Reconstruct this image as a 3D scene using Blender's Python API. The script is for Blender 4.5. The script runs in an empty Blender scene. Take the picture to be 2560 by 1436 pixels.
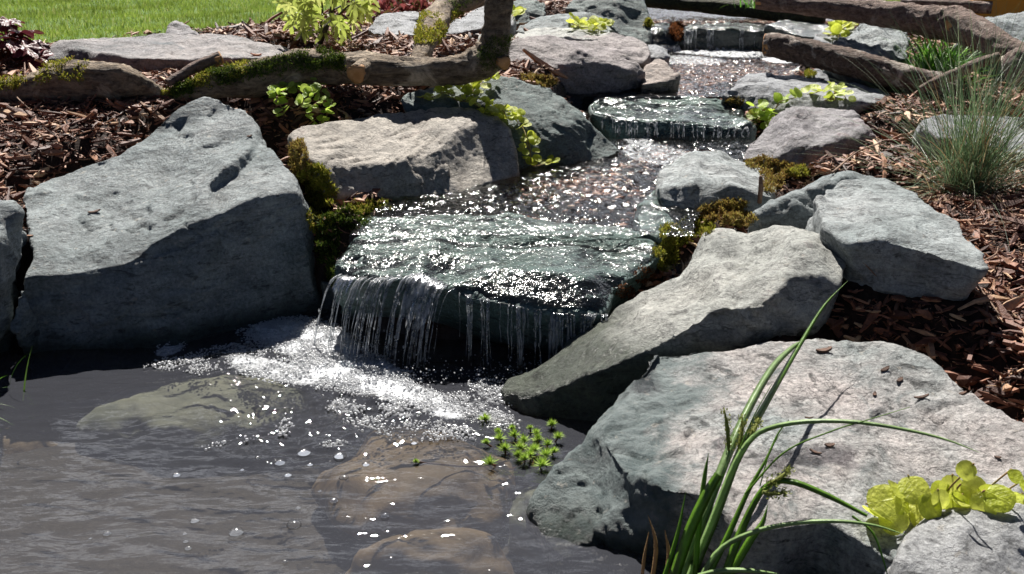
import bpy, bmesh, math, random
import numpy as np
from mathutils import Vector, Matrix, noise as mnoise
from mathutils.geometry import delaunay_2d_cdt

# ------------------------------------------------------------------ scene, camera, world, sun
sc = bpy.context.scene
COL = sc.collection
CAM_H, PITCH, FPX = 1.45, math.radians(19.0), 2745.0      # FPX: focal length in photo pixels (2560 wide)
cam_d = bpy.data.cameras.new("camera")
cam = bpy.data.objects.new("camera", cam_d)
COL.objects.link(cam)
cam.location = (0, 0, CAM_H)
cam.rotation_euler = (math.radians(90) - PITCH, 0, 0)
cam_d.sensor_width = 36.0
cam_d.lens = 36.0 * FPX / 2560.0
cam_d.clip_start, cam_d.clip_end = 0.05, 500.0
cam_d.dof.use_dof = True
cam_d.dof.focus_distance = 3.6
cam_d.dof.aperture_fstop = 9.0
sc.camera = cam

SUN_AZ, SUN_EL = math.radians(-6.0), math.radians(51.0)   # behind the stream, a little to the left
to_sun = Vector((math.sin(SUN_AZ) * math.cos(SUN_EL), math.cos(SUN_AZ) * math.cos(SUN_EL), math.sin(SUN_EL)))
sun_d = bpy.data.lights.new("sun", 'SUN')
sun_d.energy, sun_d.angle, sun_d.color = 5.0, math.radians(0.53), (1.0, 0.96, 0.90)
sun = bpy.data.objects.new("sun", sun_d)
COL.objects.link(sun)
sun.location = (0, 0, 20)
sun.rotation_euler = to_sun.to_track_quat('Z', 'Y').to_euler()

world = bpy.data.worlds.new("World")
sc.world = world
world.use_nodes = True
wn, wl = world.node_tree.nodes, world.node_tree.links
wn.clear()
w_out = wn.new("ShaderNodeOutputWorld")
w_bg = wn.new("ShaderNodeBackground")
w_bg.inputs[1].default_value = 0.05
sky = wn.new("ShaderNodeTexSky")
sky.sky_type = 'NISHITA'
sky.sun_disc = False
sky.sun_elevation, sky.sun_rotation = SUN_EL, SUN_AZ
sky.air_density, sky.dust_density, sky.ozone_density = 0.2, 0.2, 1.0
w_co = wn.new("ShaderNodeTexCoord")
w_map = wn.new("ShaderNodeMapping")
w_map.inputs['Scale'].default_value = (1.0, 1.0, 2.6)
w_no = wn.new("ShaderNodeTexNoise")
w_no.inputs['Scale'].default_value = 8.0
w_no.inputs['Detail'].default_value = 7.0
w_rmp = wn.new("ShaderNodeValToRGB")
w_rmp.color_ramp.elements[0].position, w_rmp.color_ramp.elements[0].color = 0.50, (0, 0, 0, 1)
w_rmp.color_ramp.elements[1].position, w_rmp.color_ramp.elements[1].color = 0.57, (1, 1, 1, 1)
w_mix = wn.new("ShaderNodeMixRGB")
w_mix.inputs[2].default_value = (15.5, 16.0, 17.2, 1)
w_sep = wn.new("ShaderNodeSeparateXYZ")
w_bank = wn.new("ShaderNodeMapRange")                       # clouds placed sunward only, to brighten the water but not shaded rock faces
w_bank.inputs['From Min'].default_value, w_bank.inputs['From Max'].default_value = 0.05, 0.75
w_bank.inputs['To Min'].default_value, w_bank.inputs['To Max'].default_value = -0.16, 0.065
w_add = wn.new("ShaderNodeMath"); w_add.operation = 'ADD'
wl.new(w_co.outputs['Generated'], w_map.inputs[0]); wl.new(w_map.outputs[0], w_no.inputs['Vector'])
wl.new(w_co.outputs['Generated'], w_sep.inputs[0]); wl.new(w_sep.outputs['Y'], w_bank.inputs['Value'])
w_low = wn.new("ShaderNodeMapRange")                        # thinned overhead so the sloping slab mirrors less of them
w_low.inputs['From Min'].default_value, w_low.inputs['From Max'].default_value = 0.42, 0.62
w_low.inputs['To Min'].default_value, w_low.inputs['To Max'].default_value = 0.0, -0.20
w_sum = wn.new("ShaderNodeMath"); w_sum.operation = 'ADD'
wl.new(w_sep.outputs['Z'], w_low.inputs['Value']); wl.new(w_low.outputs[0], w_sum.inputs[0]); wl.new(w_bank.outputs[0], w_sum.inputs[1])
wl.new(w_no.outputs[0], w_add.inputs[0]); wl.new(w_sum.outputs[0], w_add.inputs[1])
wl.new(w_add.outputs[0], w_rmp.inputs[0]); wl.new(w_rmp.outputs[0], w_mix.inputs[0])
wl.new(sky.outputs[0], w_mix.inputs[1]); wl.new(w_mix.outputs[0], w_bg.inputs[0]); wl.new(w_bg.outputs[0], w_out.inputs[0])

sc.view_settings.view_transform = 'Standard'
sc.view_settings.look = 'None'
sc.view_settings.exposure = 0.98
sc.view_settings.gamma = 1.0
sc.render.engine = 'CYCLES'
sc.cycles.transparent_max_bounces = 24
sc.cycles.max_bounces = 7
sc.cycles.diffuse_bounces = 2
sc.cycles.glossy_bounces = 3
sc.cycles.caustics_reflective = False
sc.cycles.caustics_refractive = False
sc.cycles.sample_clamp_indirect = 4.0

rng = np.random.default_rng(7)
random.seed(7)

# ------------------------------------------------------------------ geometry helpers
CP, SP = math.cos(PITCH), math.sin(PITCH)
def ray(px, py):
    u, v = (px - 1280.0) / FPX, (718.0 - py) / FPX
    return np.array((u, CP + v * SP, -SP + v * CP))
def P(px, py, Y):
    """world point seen in direction (px,py) standing Y metres in front"""
    d = ray(px, py)
    return np.array((0, 0, CAM_H)) + d * (Y / d[1])
def Z(px, py, z):
    d = ray(px, py)
    return np.array((0, 0, CAM_H)) + d * ((z - CAM_H) / d[2])
def to_px(p):
    p = np.asarray(p, float) - np.array((0, 0, CAM_H))
    fwd = p[..., 1] * CP - p[..., 2] * SP
    up = p[..., 1] * SP + p[..., 2] * CP
    return 1280 + FPX * p[..., 0] / fwd, 718 - FPX * up / fwd

_perm = np.random.default_rng(3).permutation(256)
_perm = np.concatenate([_perm, _perm, _perm])
_grad = np.random.default_rng(4).normal(size=(256, 3))
_grad /= np.linalg.norm(_grad, axis=1)[:, None]
def pnoise(p):
    p = np.asarray(p, float)
    i = np.floor(p).astype(int); f = p - i
    i &= 255
    u = f * f * f * (f * (f * 6 - 15) + 10)
    r = 0
    for dx in (0, 1):
        wx = u[:, 0] if dx else 1 - u[:, 0]
        for dy in (0, 1):
            wy = u[:, 1] if dy else 1 - u[:, 1]
            for dz in (0, 1):
                wz = u[:, 2] if dz else 1 - u[:, 2]
                h = _perm[_perm[_perm[i[:, 0] + dx] + i[:, 1] + dy] + i[:, 2] + dz]
                g = _grad[h]
                r = r + wx * wy * wz * ((f[:, 0] - dx) * g[:, 0] + (f[:, 1] - dy) * g[:, 1] + (f[:, 2] - dz) * g[:, 2])
    return r * 1.6
def fbm(p, octv=4, gain=0.5, lac=2.03):
    p = np.asarray(p, float); a, s, r = 1.0, 1.0, 0
    for k in range(octv):
        r = r + a * pnoise(p * s + 17.3 * k); a *= gain; s *= lac
    return r
def smooth01(a, b, x):
    t = np.clip((x - a) / (b - a), 0, 1)
    return t * t * (3 - 2 * t)

def make_mesh(name, V, F, mats=(), smooth=True):
    """V (n,3); F an (m,3|4) array or a list of index lists"""
    me = bpy.data.meshes.new(name)
    V = np.asarray(V, np.float32)
    if isinstance(F, np.ndarray) and F.ndim == 2:
        k = F.shape[1]
        me.vertices.add(len(V)); me.vertices.foreach_set('co', V.ravel())
        me.loops.add(F.size); me.loops.foreach_set('vertex_index', F.astype(np.int32).ravel())
        me.polygons.add(len(F))
        me.polygons.foreach_set('loop_start', np.arange(0, F.size, k, dtype=np.int32))
        me.polygons.foreach_set('loop_total', np.full(len(F), k, np.int32))
        me.update(calc_edges=True)
    else:
        me.from_pydata(V.tolist(), [], [list(map(int, f)) for f in F])
    me.validate()
    me.polygons.foreach_set('use_smooth', np.full(len(me.polygons), smooth, bool))
    me.update()
    for m in mats: me.materials.append(m)
    return me
def tag(o, label=None, cat=None, group=None, kind=None):
    if label: o["label"] = label
    if cat: o["category"] = cat
    if group: o["group"] = group
    if kind: o["kind"] = kind
    return o
def wloc(o):
    v = Vector(o.location)
    while o.parent: o = o.parent; v = v + o.location
    return np.array(v)
def obj(name, V, F, mat, parent=None, smooth=True, origin=None):
    """links one mesh object; its origin is the middle of its base, or that of its parent"""
    V = np.asarray(V, float)
    if parent is not None: c = wloc(parent)
    elif origin is not None: c = np.array(origin, float)
    else: c = np.array((V[:, 0].mean(), V[:, 1].mean(), V[:, 2].min()))
    me = make_mesh(name, V - c, F, [mat] if not isinstance(mat, (list, tuple)) else mat, smooth)
    o = bpy.data.objects.new(name, me); COL.objects.link(o)
    if parent is not None: o.parent = parent
    else: o.location = c
    return o
def empty(name, loc, label, cat, group=None):
    o = bpy.data.objects.new(name, None); COL.objects.link(o)
    o.location = tuple(loc); o.empty_display_size = 0.05
    return tag(o, label, cat, group)

def catmull(pts, n):
    pts = np.asarray(pts, float)
    ext = np.vstack([2 * pts[0] - pts[1], pts, 2 * pts[-1] - pts[-2]])
    out = []
    segs = len(pts) - 1
    for s in np.linspace(0, segs - 1e-6, n):
        i = int(s); t = s - i
        a, b, c, d = ext[i:i + 4]
        out.append(0.5 * (2 * b + (c - a) * t + (2 * a - 5 * b + 4 * c - d) * t * t + (3 * b - 3 * c + d - a) * t ** 3))
    return np.array(out)
def tube(path, radii, sides=10, cap=True):
    """path (n,3), radii (n,) -> V, F(list)"""
    path = np.asarray(path, float); n = len(path)
    T = np.gradient(path, axis=0); T /= np.linalg.norm(T, axis=1)[:, None] + 1e-9
    ref = np.array((0.0, 0.0, 1.0))
    if abs(T[0] @ ref) > 0.9: ref = np.array((0, 1.0, 0))
    V = []
    u = np.cross(T[0], ref); u /= np.linalg.norm(u)
    for i in range(n):
        u = u - T[i] * (u @ T[i]); u /= np.linalg.norm(u)
        w = np.cross(T[i], u)
        for k in range(sides):
            a = 2 * math.pi * k / sides
            V.append(path[i] + radii[i] * (math.cos(a) * u + math.sin(a) * w))
    V = np.array(V)
    F = []
    for i in range(n - 1):
        for k in range(sides):
            a, b = i * sides + k, i * sides + (k + 1) % sides
            F.append((a, b, b + sides, a + sides))
    if cap:
        F.append(tuple(range(sides - 1, -1, -1))); F.append(tuple(range((n - 1) * sides, n * sides)))
    return V, F
def merge(parts):
    V, F, o = [], [], 0
    for v, f in parts:
        V.append(np.asarray(v)); F += [tuple(i + o for i in q) for q in f]; o += len(v)
    return np.vstack(V), F

# ------------------------------------------------------------------ materials
class NT:
    def __init__(s, name):
        s.m = bpy.data.materials.new(name); s.m.use_nodes = True
        s.t = s.m.node_tree; s.t.nodes.clear()
        s.out = s.n("OutputMaterial")
    def n(s, kind, **kw):
        nd = s.t.nodes.new("ShaderNode" + kind)
        for k, v in kw.items():
            if hasattr(nd, k): setattr(nd, k, v)
        return nd
    def l(s, a, b): s.t.links.new(a, b)
    def setv(s, inp, v):
        if isinstance(v, bpy.types.NodeSocket): s.l(v, inp)
        else: inp.default_value = v
    def coord(s, scale=(1, 1, 1), rot=(0, 0, 0), rand=True, kind='Object'):
        c = s.n("TexCoord"); mp = s.n("Mapping")
        mp.inputs['Scale'].default_value = scale; mp.inputs['Rotation'].default_value = rot
        s.l(c.outputs[kind], mp.inputs[0])
        if rand:
            oi = s.n("ObjectInfo"); mu = s.n("Math", operation='MULTIPLY'); mu.inputs[1].default_value = 37.0
            s.l(oi.outputs['Random'], mu.inputs[0]); s.l(mu.outputs[0], mp.inputs['Location'])
        return mp.outputs[0]
    def noise(s, vec, scale, detail=6, rough=0.55, dist=0.0):
        n = s.n("TexNoise"); n.inputs['Scale'].default_value = scale; n.inputs['Detail'].default_value = detail
        n.inputs['Roughness'].default_value = rough; n.inputs['Distortion'].default_value = dist
        s.l(vec, n.inputs['Vector']); return n.outputs[0]
    def ramp(s, fac, stops):
        r = s.n("ValToRGB"); e = r.color_ramp.elements
        while len(e) < len(stops): e.new(0.5)
        for el, (p, c) in zip(e, stops):
            el.position = p; el.color = (c, c, c, 1) if isinstance(c, (int, float)) else tuple(c) + (1,)
        s.l(fac, r.inputs[0]); return r.outputs[0]
    def mix(s, fac, a, b, mode='MIX'):
        m = s.n("MixRGB", blend_type=mode)
        for i, v in ((0, fac), (1, a), (2, b)):
            if isinstance(v, bpy.types.NodeSocket): s.l(v, m.inputs[i])
            else: m.inputs[i].default_value = v if i == 0 else (tuple(v) + (1,) if len(v) == 3 else v)
        return m.outputs[0]
    def math(s, op, a, b=0.0):
        m = s.n("Math", operation=op); s.setv(m.inputs[0], a); s.setv(m.inputs[1], b); return m.outputs[0]
    def bump(s, h, strength, dist, normal=None):
        b = s.n("Bump"); b.inputs['Strength'].default_value = strength; b.inputs['Distance'].default_value = dist
        s.l(h, b.inputs['Height'])
        if normal is not None: s.l(normal, b.inputs['Normal'])
        return b.outputs[0]
    def principled(s, color, rough=0.6, normal=None, spec=0.4, **kw):
        p = s.n("BsdfPrincipled")
        s.setv(p.inputs['Base Color'], color if isinstance(color, bpy.types.NodeSocket) else tuple(color) + (1,))
        s.setv(p.inputs['Roughness'], rough); s.setv(p.inputs['Specular IOR Level'], spec)
        if normal is not None: s.l(normal, p.inputs['Normal'])
        for k, v in kw.items(): s.setv(p.inputs[k.replace('_', ' ')], v)
        return p
    def done(s, shader):
        s.l(shader.outputs[0], s.out.inputs[0]); return s.m

def rock_mat(name, c1, c2, c3, patch=0.55, veins=0.5, wet=0.0, rot=(0.3, 0.5, 0.2), strata=1.0, wetpatch=False, grain=1.0, wetz=0.045, end=None):
    t = NT(name)
    co = t.coord()
    st = t.coord(scale=(3.0, 3.0, 14.0), rot=rot)
    big = t.noise(co, 2.6, 8, 0.62)
    mid = t.noise(co, 11, 9, 0.68, 0.6)
    fine = t.noise(co, 90, 6, 0.7)
    lay = t.noise(st, 2.2, 7, 0.62, 0.4)
    col = t.mix(t.ramp(big, [(0.36, 0.0), (0.64, 1.0)]), c1, c2)
    pm = t.ramp(t.noise(co, 4.3, 8, 0.7, 1.2), [(patch, 0.0), (patch + 0.14, 1.0)])
    col = t.mix(pm, col, c3)
    col = t.mix(0.85, col, t.ramp(mid, [(0.30, 0.52), (0.5, 1.0), (0.72, 1.35)]), 'MULTIPLY')
    col = t.mix(0.55 * strata, col, t.ramp(lay, [(0.3, 0.55), (0.5, 1.0), (0.7, 1.25)]), 'MULTIPLY')
    col = t.mix(0.7 * grain, col, t.ramp(fine, [(0.32, 0.45), (0.5, 1.0), (0.70, 1.55)]), 'MULTIPLY')
    vn = t.noise(st, 1.6, 5, 0.6, 1.5)
    vm = t.ramp(t.math('ABSOLUTE', t.math('SUBTRACT', vn, 0.5)), [(0.0, 1.0), (0.012, 0.0)])
    vm = t.math('MULTIPLY', vm, t.ramp(big, [(0.45, 0.0), (0.6, veins)]))
    col = t.mix(vm, col, (0.52, 0.50, 0.46))
    ds = t.noise(t.coord(scale=(11, 11, 34), rot=rot), 1.6, 4, 0.6, 0.5)
    col = t.mix(0.75 * grain, col, t.ramp(ds, [(0.33, 0.22), (0.42, 1.0)]), 'MULTIPLY')
    crack = t.ramp(t.math('ABSOLUTE', t.math('SUBTRACT', t.noise(st, 0.9, 6, 0.65, 0.8), 0.47)), [(0.0, 0.0), (0.010, 1.0)])
    col = t.mix(0.5, col, crack, 'MULTIPLY')
    if end is not None:                     # one end of the stone is of the darker green kind
        eo = t.n("TexCoord"); es = t.n("SeparateXYZ"); t.l(eo.outputs['Object'], es.inputs[0])
        ex = t.math('ADD', t.math('SUBTRACT', es.outputs['X'], t.math('MULTIPLY', es.outputs['Y'], 0.3)), t.math('MULTIPLY', t.math('SUBTRACT', t.noise(co, 5, 8, 0.7), 0.5), 0.7))
        col = t.mix(t.ramp(t.math('DIVIDE', t.math('SUBTRACT', ex, end - 0.1), 0.2), [(0.2, 1.0), (0.8, 0.0)]), col, t.mix(t.ramp(mid, [(0.4, 0.0), (0.62, 1.0)]), (0.085, 0.115, 0.115), (0.21, 0.245, 0.24)))
    sp = t.ramp(t.noise(co, 34, 3, 0.5), [(0.66, 0.0), (0.72, 1.0)])
    col = t.mix(t.math('MULTIPLY', sp, 0.45), col, (0.45, 0.41, 0.35))
    rough = 0.62
    if wetpatch:
        wm = t.ramp(t.noise(co, 2.4, 5, 0.55, 0.8), [(0.56, 0.0), (0.62, 1.0)])
        col = t.mix(wm, col, t.mix(1.0, col, (0.42, 0.40, 0.42), 'MULTIPLY'))
        rough = t.ramp(wm, [(0.0, 0.62), (1.0, 0.22)])
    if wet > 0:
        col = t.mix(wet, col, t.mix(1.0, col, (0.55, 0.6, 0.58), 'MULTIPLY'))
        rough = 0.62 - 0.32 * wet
    gp = t.n("NewGeometry"); sx = t.n("SeparateXYZ"); t.l(gp.outputs['Position'], sx.inputs[0])
    wz = t.math('ADD', sx.outputs['Z'], t.math('MULTIPLY', t.math('SUBTRACT', big, 0.5), 0.12))
    wb = t.ramp(t.math('DIVIDE', t.math('SUBTRACT', wz, wetz - 0.03), 0.06), [(0.0, 1.0), (1.0, 0.0)])
    col = t.mix(wb, col, t.mix(1.0, col, (0.27, 0.30, 0.26), 'MULTIPLY'))
    rough = t.mix(wb, (rough,) * 3 if not isinstance(rough, bpy.types.NodeSocket) else rough, (0.3,) * 3)
    n1 = t.bump(mid, 0.35, 0.03)
    n2 = t.bump(lay, 0.5 * strata, 0.03, n1)
    n3 = t.bump(t.noise(co, 38, 10, 0.75), 1.0, 0.019, n2)
    n3 = t.bump(crack, 0.35, 0.012, n3)
    dv = t.n("VectorMath", operation='ADD'); t.l(t.coord(scale=(1, 1, 2.4), rot=rot), dv.inputs[0])
    dn = t.n("TexNoise"); dn.inputs['Scale'].default_value = 9; dn.inputs['Detail'].default_value = 5; t.l(co, dn.inputs['Vector'])
    dm = t.n("VectorMath", operation='SCALE'); dm.inputs['Scale'].default_value = 0.16; t.l(dn.outputs['Color'], dm.inputs[0]); t.l(dm.outputs[0], dv.inputs[1])
    for sc_, dist_ in ((13, 0.011), (34, 0.0045)):
        vo = t.n("TexVoronoi"); vo.inputs['Scale'].default_value = sc_; t.l(dv.outputs[0], vo.inputs['Vector'])
        sep = t.n("SeparateColor"); t.l(vo.outputs['Color'], sep.inputs[0])
        n3 = t.bump(sep.outputs[0], 0.5, dist_, n3)
    kw = {}
    p = t.principled(col, rough, n3, 0.35)
    if wet > 0:
        p.inputs['Coat Weight'].default_value = wet
        p.inputs['Coat Roughness'].default_value = 0.13
        rb = t.bump(t.noise(co, 32, 4, 0.6), 0.7, 0.02)
        t.l(rb, p.inputs['Coat Normal'])
    return t.done(p)

def leaf_mat(name, c1, c2, trans=0.45, rough=0.4, vein=True):
    t = NT(name)
    g = t.n("NewGeometry"); oi = t.n("ObjectInfo")
    r = t.math('FRACT', t.math('ADD', g.outputs['Random Per Island'], oi.outputs['Random']))
    col = t.mix(r, c1, c2)
    co = t.coord(rand=True)
    col = t.mix(0.7, col, t.ramp(t.noise(co, 5, 5), [(0.3, 0.62), (0.7, 1.2)]), 'MULTIPLY')
    cu = t.n("TexCoord"); sp = t.n("SeparateXYZ"); t.l(cu.outputs['Object'], sp.inputs[0])
    ax = t.math('ABSOLUTE', sp.outputs['X'])
    rib = t.ramp(ax, [(0.0, 1.0), (0.022, 0.0)])
    side = t.math('PINGPONG', t.math('ADD', t.math('SUBTRACT', t.math('MULTIPLY', sp.outputs['Y'], 6.5), t.math('MULTIPLY', ax, 5.0)), 20.0), 0.5)
    rib = t.math('MAXIMUM', rib, t.ramp(side, [(0.0, 0.6), (0.11, 0.0)]))
    col = t.mix(t.math('MULTIPLY', rib, 0.28), col, t.mix(0.5, col, (0.75, 0.78, 0.30)))
    p = t.principled(col, rough, t.bump(rib, 0.3, 0.02, t.bump(t.noise(co, 5, 3), 0.3, 0.03)), 0.4)
    tr = t.n("BsdfTranslucent"); t.l(col, tr.inputs[0])
    mx = t.n("MixShader"); mx.inputs[0].default_value = trans
    t.l(p.outputs[0], mx.inputs[1]); t.l(tr.outputs[0], mx.inputs[2])
    return t.done(mx)

def island_mat(name, stops, rough=0.75, spec=0.25, scale=40, trans=0.0):
    """stems, chips and blades: one colour per loose piece, with grain"""
    t = NT(name)
    g = t.n("NewGeometry")
    col = t.ramp(g.outputs['Random Per Island'], stops)
    co = t.coord(rand=False)
    col = t.mix(0.75, col, t.ramp(t.noise(co, scale, 5, 0.65), [(0.28, 0.5), (0.5, 0.95), (0.75, 1.4)]), 'MULTIPLY')
    p = t.principled(col, rough, t.bump(t.noise(co, scale * 1.7, 6, 0.7), 0.6, 0.006), spec)
    if trans:
        tr = t.n("BsdfTranslucent"); t.l(col, tr.inputs[0])
        mx = t.n("MixShader"); mx.inputs[0].default_value = trans
        t.l(p.outputs[0], mx.inputs[1]); t.l(tr.outputs[0], mx.inputs[2])
        return t.done(mx)
    return t.done(p)

def bark_mat(name, c1, c2, c3, scale=1.0, peel=0.5):
    t = NT(name)
    co = t.coord()
    gr = t.coord(scale=(2.2, 9, 9))
    big = t.noise(co, 5 * scale, 8, 0.66, 0.7)
    fib = t.noise(gr, 5 * scale, 8, 0.7, 0.3)
    col = t.mix(t.ramp(fib, [(0.34, 0.0), (0.62, 1.0)]), c1, c2)
    col = t.mix(t.ramp(big, [(peel, 0.0), (peel + 0.1, 1.0)]), col, c3)
    col = t.mix(0.7, col, t.ramp(t.noise(co, 60, 6, 0.7), [(0.3, 0.5), (0.5, 1.0), (0.72, 1.4)]), 'MULTIPLY')
    n1 = t.bump(big, 0.9, 0.035); n2 = t.bump(fib, 1.0, 0.025, n1)
    n3 = t.bump(t.noise(co, 70, 7, 0.7), 0.6, 0.006, n2)
    return t.done(t.principled(col, 0.72, n3, 0.25))

def plain_mat(name, c1, c2, scale=12, rough=0.7, bump=0.5):
    t = NT(name); co = t.coord()
    n = t.noise(co, scale, 8, 0.66, 0.4)
    col = t.mix(t.ramp(n, [(0.35, 0.0), (0.65, 1.0)]), c1, c2)
    return t.done(t.principled(col, rough, t.bump(n, bump, 0.02), 0.3))

def water_mat(name, tint, murk, murk_fac, rough, bumps, froth=False):
    """thin sheet: light passes straight through, the sky and sun mirror on its ripples"""
    t = NT(name)
    co = t.coord(rand=False)
    nrm = None
    for (scl, sc3, strength, dist) in bumps:
        c3 = t.coord(scale=sc3, rand=False)
        nrm = t.bump(t.noise(c3, scl, 3, 0.55, 0.3), strength, dist, nrm)
    tr = t.n("BsdfTransparent"); tr.inputs[0].default_value = tuple(tint) + (1,)
    df = t.n("BsdfDiffuse"); df.inputs[0].default_value = tuple(murk) + (1,)
    under = t.n("MixShader"); under.inputs[0].default_value = murk_fac
    t.l(tr.outputs[0], under.inputs[1]); t.l(df.outputs[0], under.inputs[2])
    gl = t.n("BsdfGlossy"); gl.inputs['Roughness'].default_value = rough
    t.l(nrm, gl.inputs['Normal'])
    fr = t.n("Fresnel"); fr.inputs[0].default_value = 1.34; t.l(nrm, fr.inputs['Normal'])
    mx = t.n("MixShader"); t.l(fr.outputs[0], mx.inputs[0]); t.l(under.outputs[0], mx.inputs[1]); t.l(gl.outputs[0], mx.inputs[2])
    last = mx
    if froth:
        at = t.n("Attribute"); at.attribute_name = "froth"
        nz = t.noise(co, 38, 6, 0.72)
        fm = t.ramp(t.math('ADD', t.math('MULTIPLY', nz, 0.8), t.math('SUBTRACT', at.outputs['Fac'], 0.75)), [(0.10, 0.0), (0.42, 0.92)])
        fd = t.n("BsdfDiffuse"); fd.inputs[0].default_value = (0.78, 0.80, 0.82, 1)
        m2 = t.n("MixShader"); t.l(fm, m2.inputs[0]); t.l(mx.outputs[0], m2.inputs[1]); t.l(fd.outputs[0], m2.inputs[2])
        last = m2
    return t.done(last)

M = {}
M['green'] = rock_mat("grey green stone", (0.19, 0.225, 0.228), (0.285, 0.312, 0.316), (0.165, 0.185, 0.195), 0.58, 0.4)
M['slab_left'] = rock_mat("pink slab stone", (0.20, 0.19, 0.195), (0.30, 0.265, 0.255), (0.08, 0.10, 0.11), 0.54, 0.3)
M['beige'] = rock_mat("beige stone", (0.37, 0.33, 0.28), (0.42, 0.38, 0.33), (0.40, 0.32, 0.28), 0.6, 0.3, rot=(0.15, 0.55, 0.9))
M['dark'] = rock_mat("dark greenstone", (0.085, 0.12, 0.115), (0.15, 0.19, 0.18), (0.22, 0.23, 0.22), 0.6, 0.25)
M['pink'] = rock_mat("pinkish stone", (0.27, 0.235, 0.235), (0.36, 0.315, 0.30), (0.19, 0.165, 0.17), 0.58, 0.3)
M['tan'] = rock_mat("tan stone", (0.33, 0.27, 0.23), (0.38, 0.31, 0.27), (0.27, 0.22, 0.2), 0.6, 0.2)
M['grey'] = rock_mat("grey stone", (0.24, 0.25, 0.27), (0.31, 0.32, 0.335), (0.20, 0.205, 0.22), 0.58, 0.35)
M['purple'] = rock_mat("purplish grey stone", (0.24, 0.225, 0.235), (0.30, 0.285, 0.29), (0.25, 0.19, 0.195), 0.55, 0.35)
M['long'] = rock_mat("pale stone with wet green end", (0.33, 0.34, 0.315), (0.40, 0.395, 0.36), (0.30, 0.23, 0.23), 0.60, 0.4, wetz=0.22)
M['pale'] = rock_mat("pale stone", (0.35, 0.36, 0.34), (0.42, 0.415, 0.385), (0.33, 0.27, 0.27), 0.60, 0.4)
M['mottled'] = rock_mat("mottled pink and green stone", (0.30, 0.33, 0.325), (0.46, 0.41, 0.39), (0.13, 0.16, 0.16), 0.54, 0.3, wetpatch=True, grain=1.3, end=-0.27)
M['green_pale'] = rock_mat("pale grey green stone", (0.26, 0.295, 0.295), (0.37, 0.39, 0.39), (0.22, 0.24, 0.25), 0.60, 0.4)
M['corner'] = rock_mat("light grey stone", (0.40, 0.405, 0.41), (0.45, 0.45, 0.45), (0.37, 0.375, 0.38), 0.6, 0.2)
M['wet'] = rock_mat("wet greenstone", (0.10, 0.175, 0.17), (0.19, 0.275, 0.265), (0.21, 0.14, 0.12), 0.62, 0.5, wet=0.25)
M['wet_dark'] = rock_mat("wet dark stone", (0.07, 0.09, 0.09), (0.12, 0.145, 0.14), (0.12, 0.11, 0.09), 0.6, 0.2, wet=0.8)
M['under_pale'] = plain_mat("silted pale stone", (0.17, 0.19, 0.15), (0.27, 0.28, 0.22), 6)
M['under_brown'] = plain_mat("silted brown stone", (0.13, 0.09, 0.055), (0.23, 0.16, 0.09), 6)
M['soil'] = plain_mat("damp soil", (0.018, 0.011, 0.008), (0.045, 0.028, 0.02), 30)
M['chips'] = island_mat("bark chips", [(0.0, (0.035, 0.014, 0.009)), (0.24, (0.12, 0.044, 0.025)), (0.56, (0.24, 0.098, 0.053)), (0.84, (0.38, 0.19, 0.105)), (1.0, (0.58, 0.39, 0.23))], 0.6, 0.45, 60)
M['gravel'] = island_mat("brown gravel", [(0.0, (0.14, 0.05, 0.032)), (0.4, (0.34, 0.13, 0.075)), (0.75, (0.48, 0.22, 0.14)), (1.0, (0.48, 0.36, 0.29))], 0.5, 0.4, 50)
M['grass'] = island_mat("lawn blades", [(0.0, (0.13, 0.20, 0.025)), (0.5, (0.23, 0.32, 0.05)), (0.9, (0.32, 0.40, 0.09)), (1.0, (0.42, 0.38, 0.17))], 0.5, 0.3, 1.4, 0.45)
M['fescue'] = island_mat("blue green blades", [(0.0, (0.065, 0.125, 0.055)), (0.6, (0.15, 0.235, 0.105)), (1.0, (0.29, 0.36, 0.21))], 0.42, 0.5, 20, 0.3)
M['straw'] = island_mat("dry blades", [(0.0, (0.20, 0.10, 0.05)), (0.6, (0.36, 0.24, 0.12)), (1.0, (0.48, 0.37, 0.2))], 0.6, 0.3, 20, 0.25)
M['tuft'] = island_mat("bright green blades", [(0.0, (0.07, 0.20, 0.02)), (0.6, (0.14, 0.36, 0.03)), (1.0, (0.25, 0.45, 0.08))], 0.35, 0.5, 20, 0.45)
M['copper'] = island_mat("copper blades", [(0.0, (0.20, 0.06, 0.02)), (1.0, (0.45, 0.18, 0.05))], 0.5, 0.3, 20, 0.35)
M['sedge'] = island_mat("sedge leaf", [(0.0, (0.08, 0.19, 0.018)), (1.0, (0.15, 0.29, 0.03))], 0.32, 0.5, 14, 0.4)
M['sedge_pale'] = island_mat("pale sedge leaf", [(0.0, (0.24, 0.36, 0.13)), (1.0, (0.28, 0.42, 0.16))], 0.35, 0.5, 14, 0.4)
M['spike'] = island_mat("sedge spike", [(0.0, (0.22, 0.26, 0.05)), (1.0, (0.34, 0.36, 0.09))], 0.6, 0.2, 90, 0.2)
M['jenny'] = leaf_mat("yellow green leaf", (0.58, 0.66, 0.06), (0.77, 0.80, 0.16), 0.58)
M['jenny_green'] = leaf_mat("fresh green leaf", (0.42, 0.60, 0.06), (0.60, 0.74, 0.15), 0.55)
M['jenny_pale'] = leaf_mat("pale lime leaf", (0.50, 0.60, 0.07), (0.62, 0.70, 0.14), 0.35)
M['stem'] = plain_mat("reddish stem", (0.22, 0.20, 0.05), (0.30, 0.16, 0.06), 30)
M['maple'] = leaf_mat("lime maple leaf", (0.42, 0.52, 0.09), (0.60, 0.64, 0.20), 0.5)
M['maple_stem'] = plain_mat("dark maple stem", (0.03, 0.025, 0.02), (0.07, 0.06, 0.03), 30)
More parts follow.
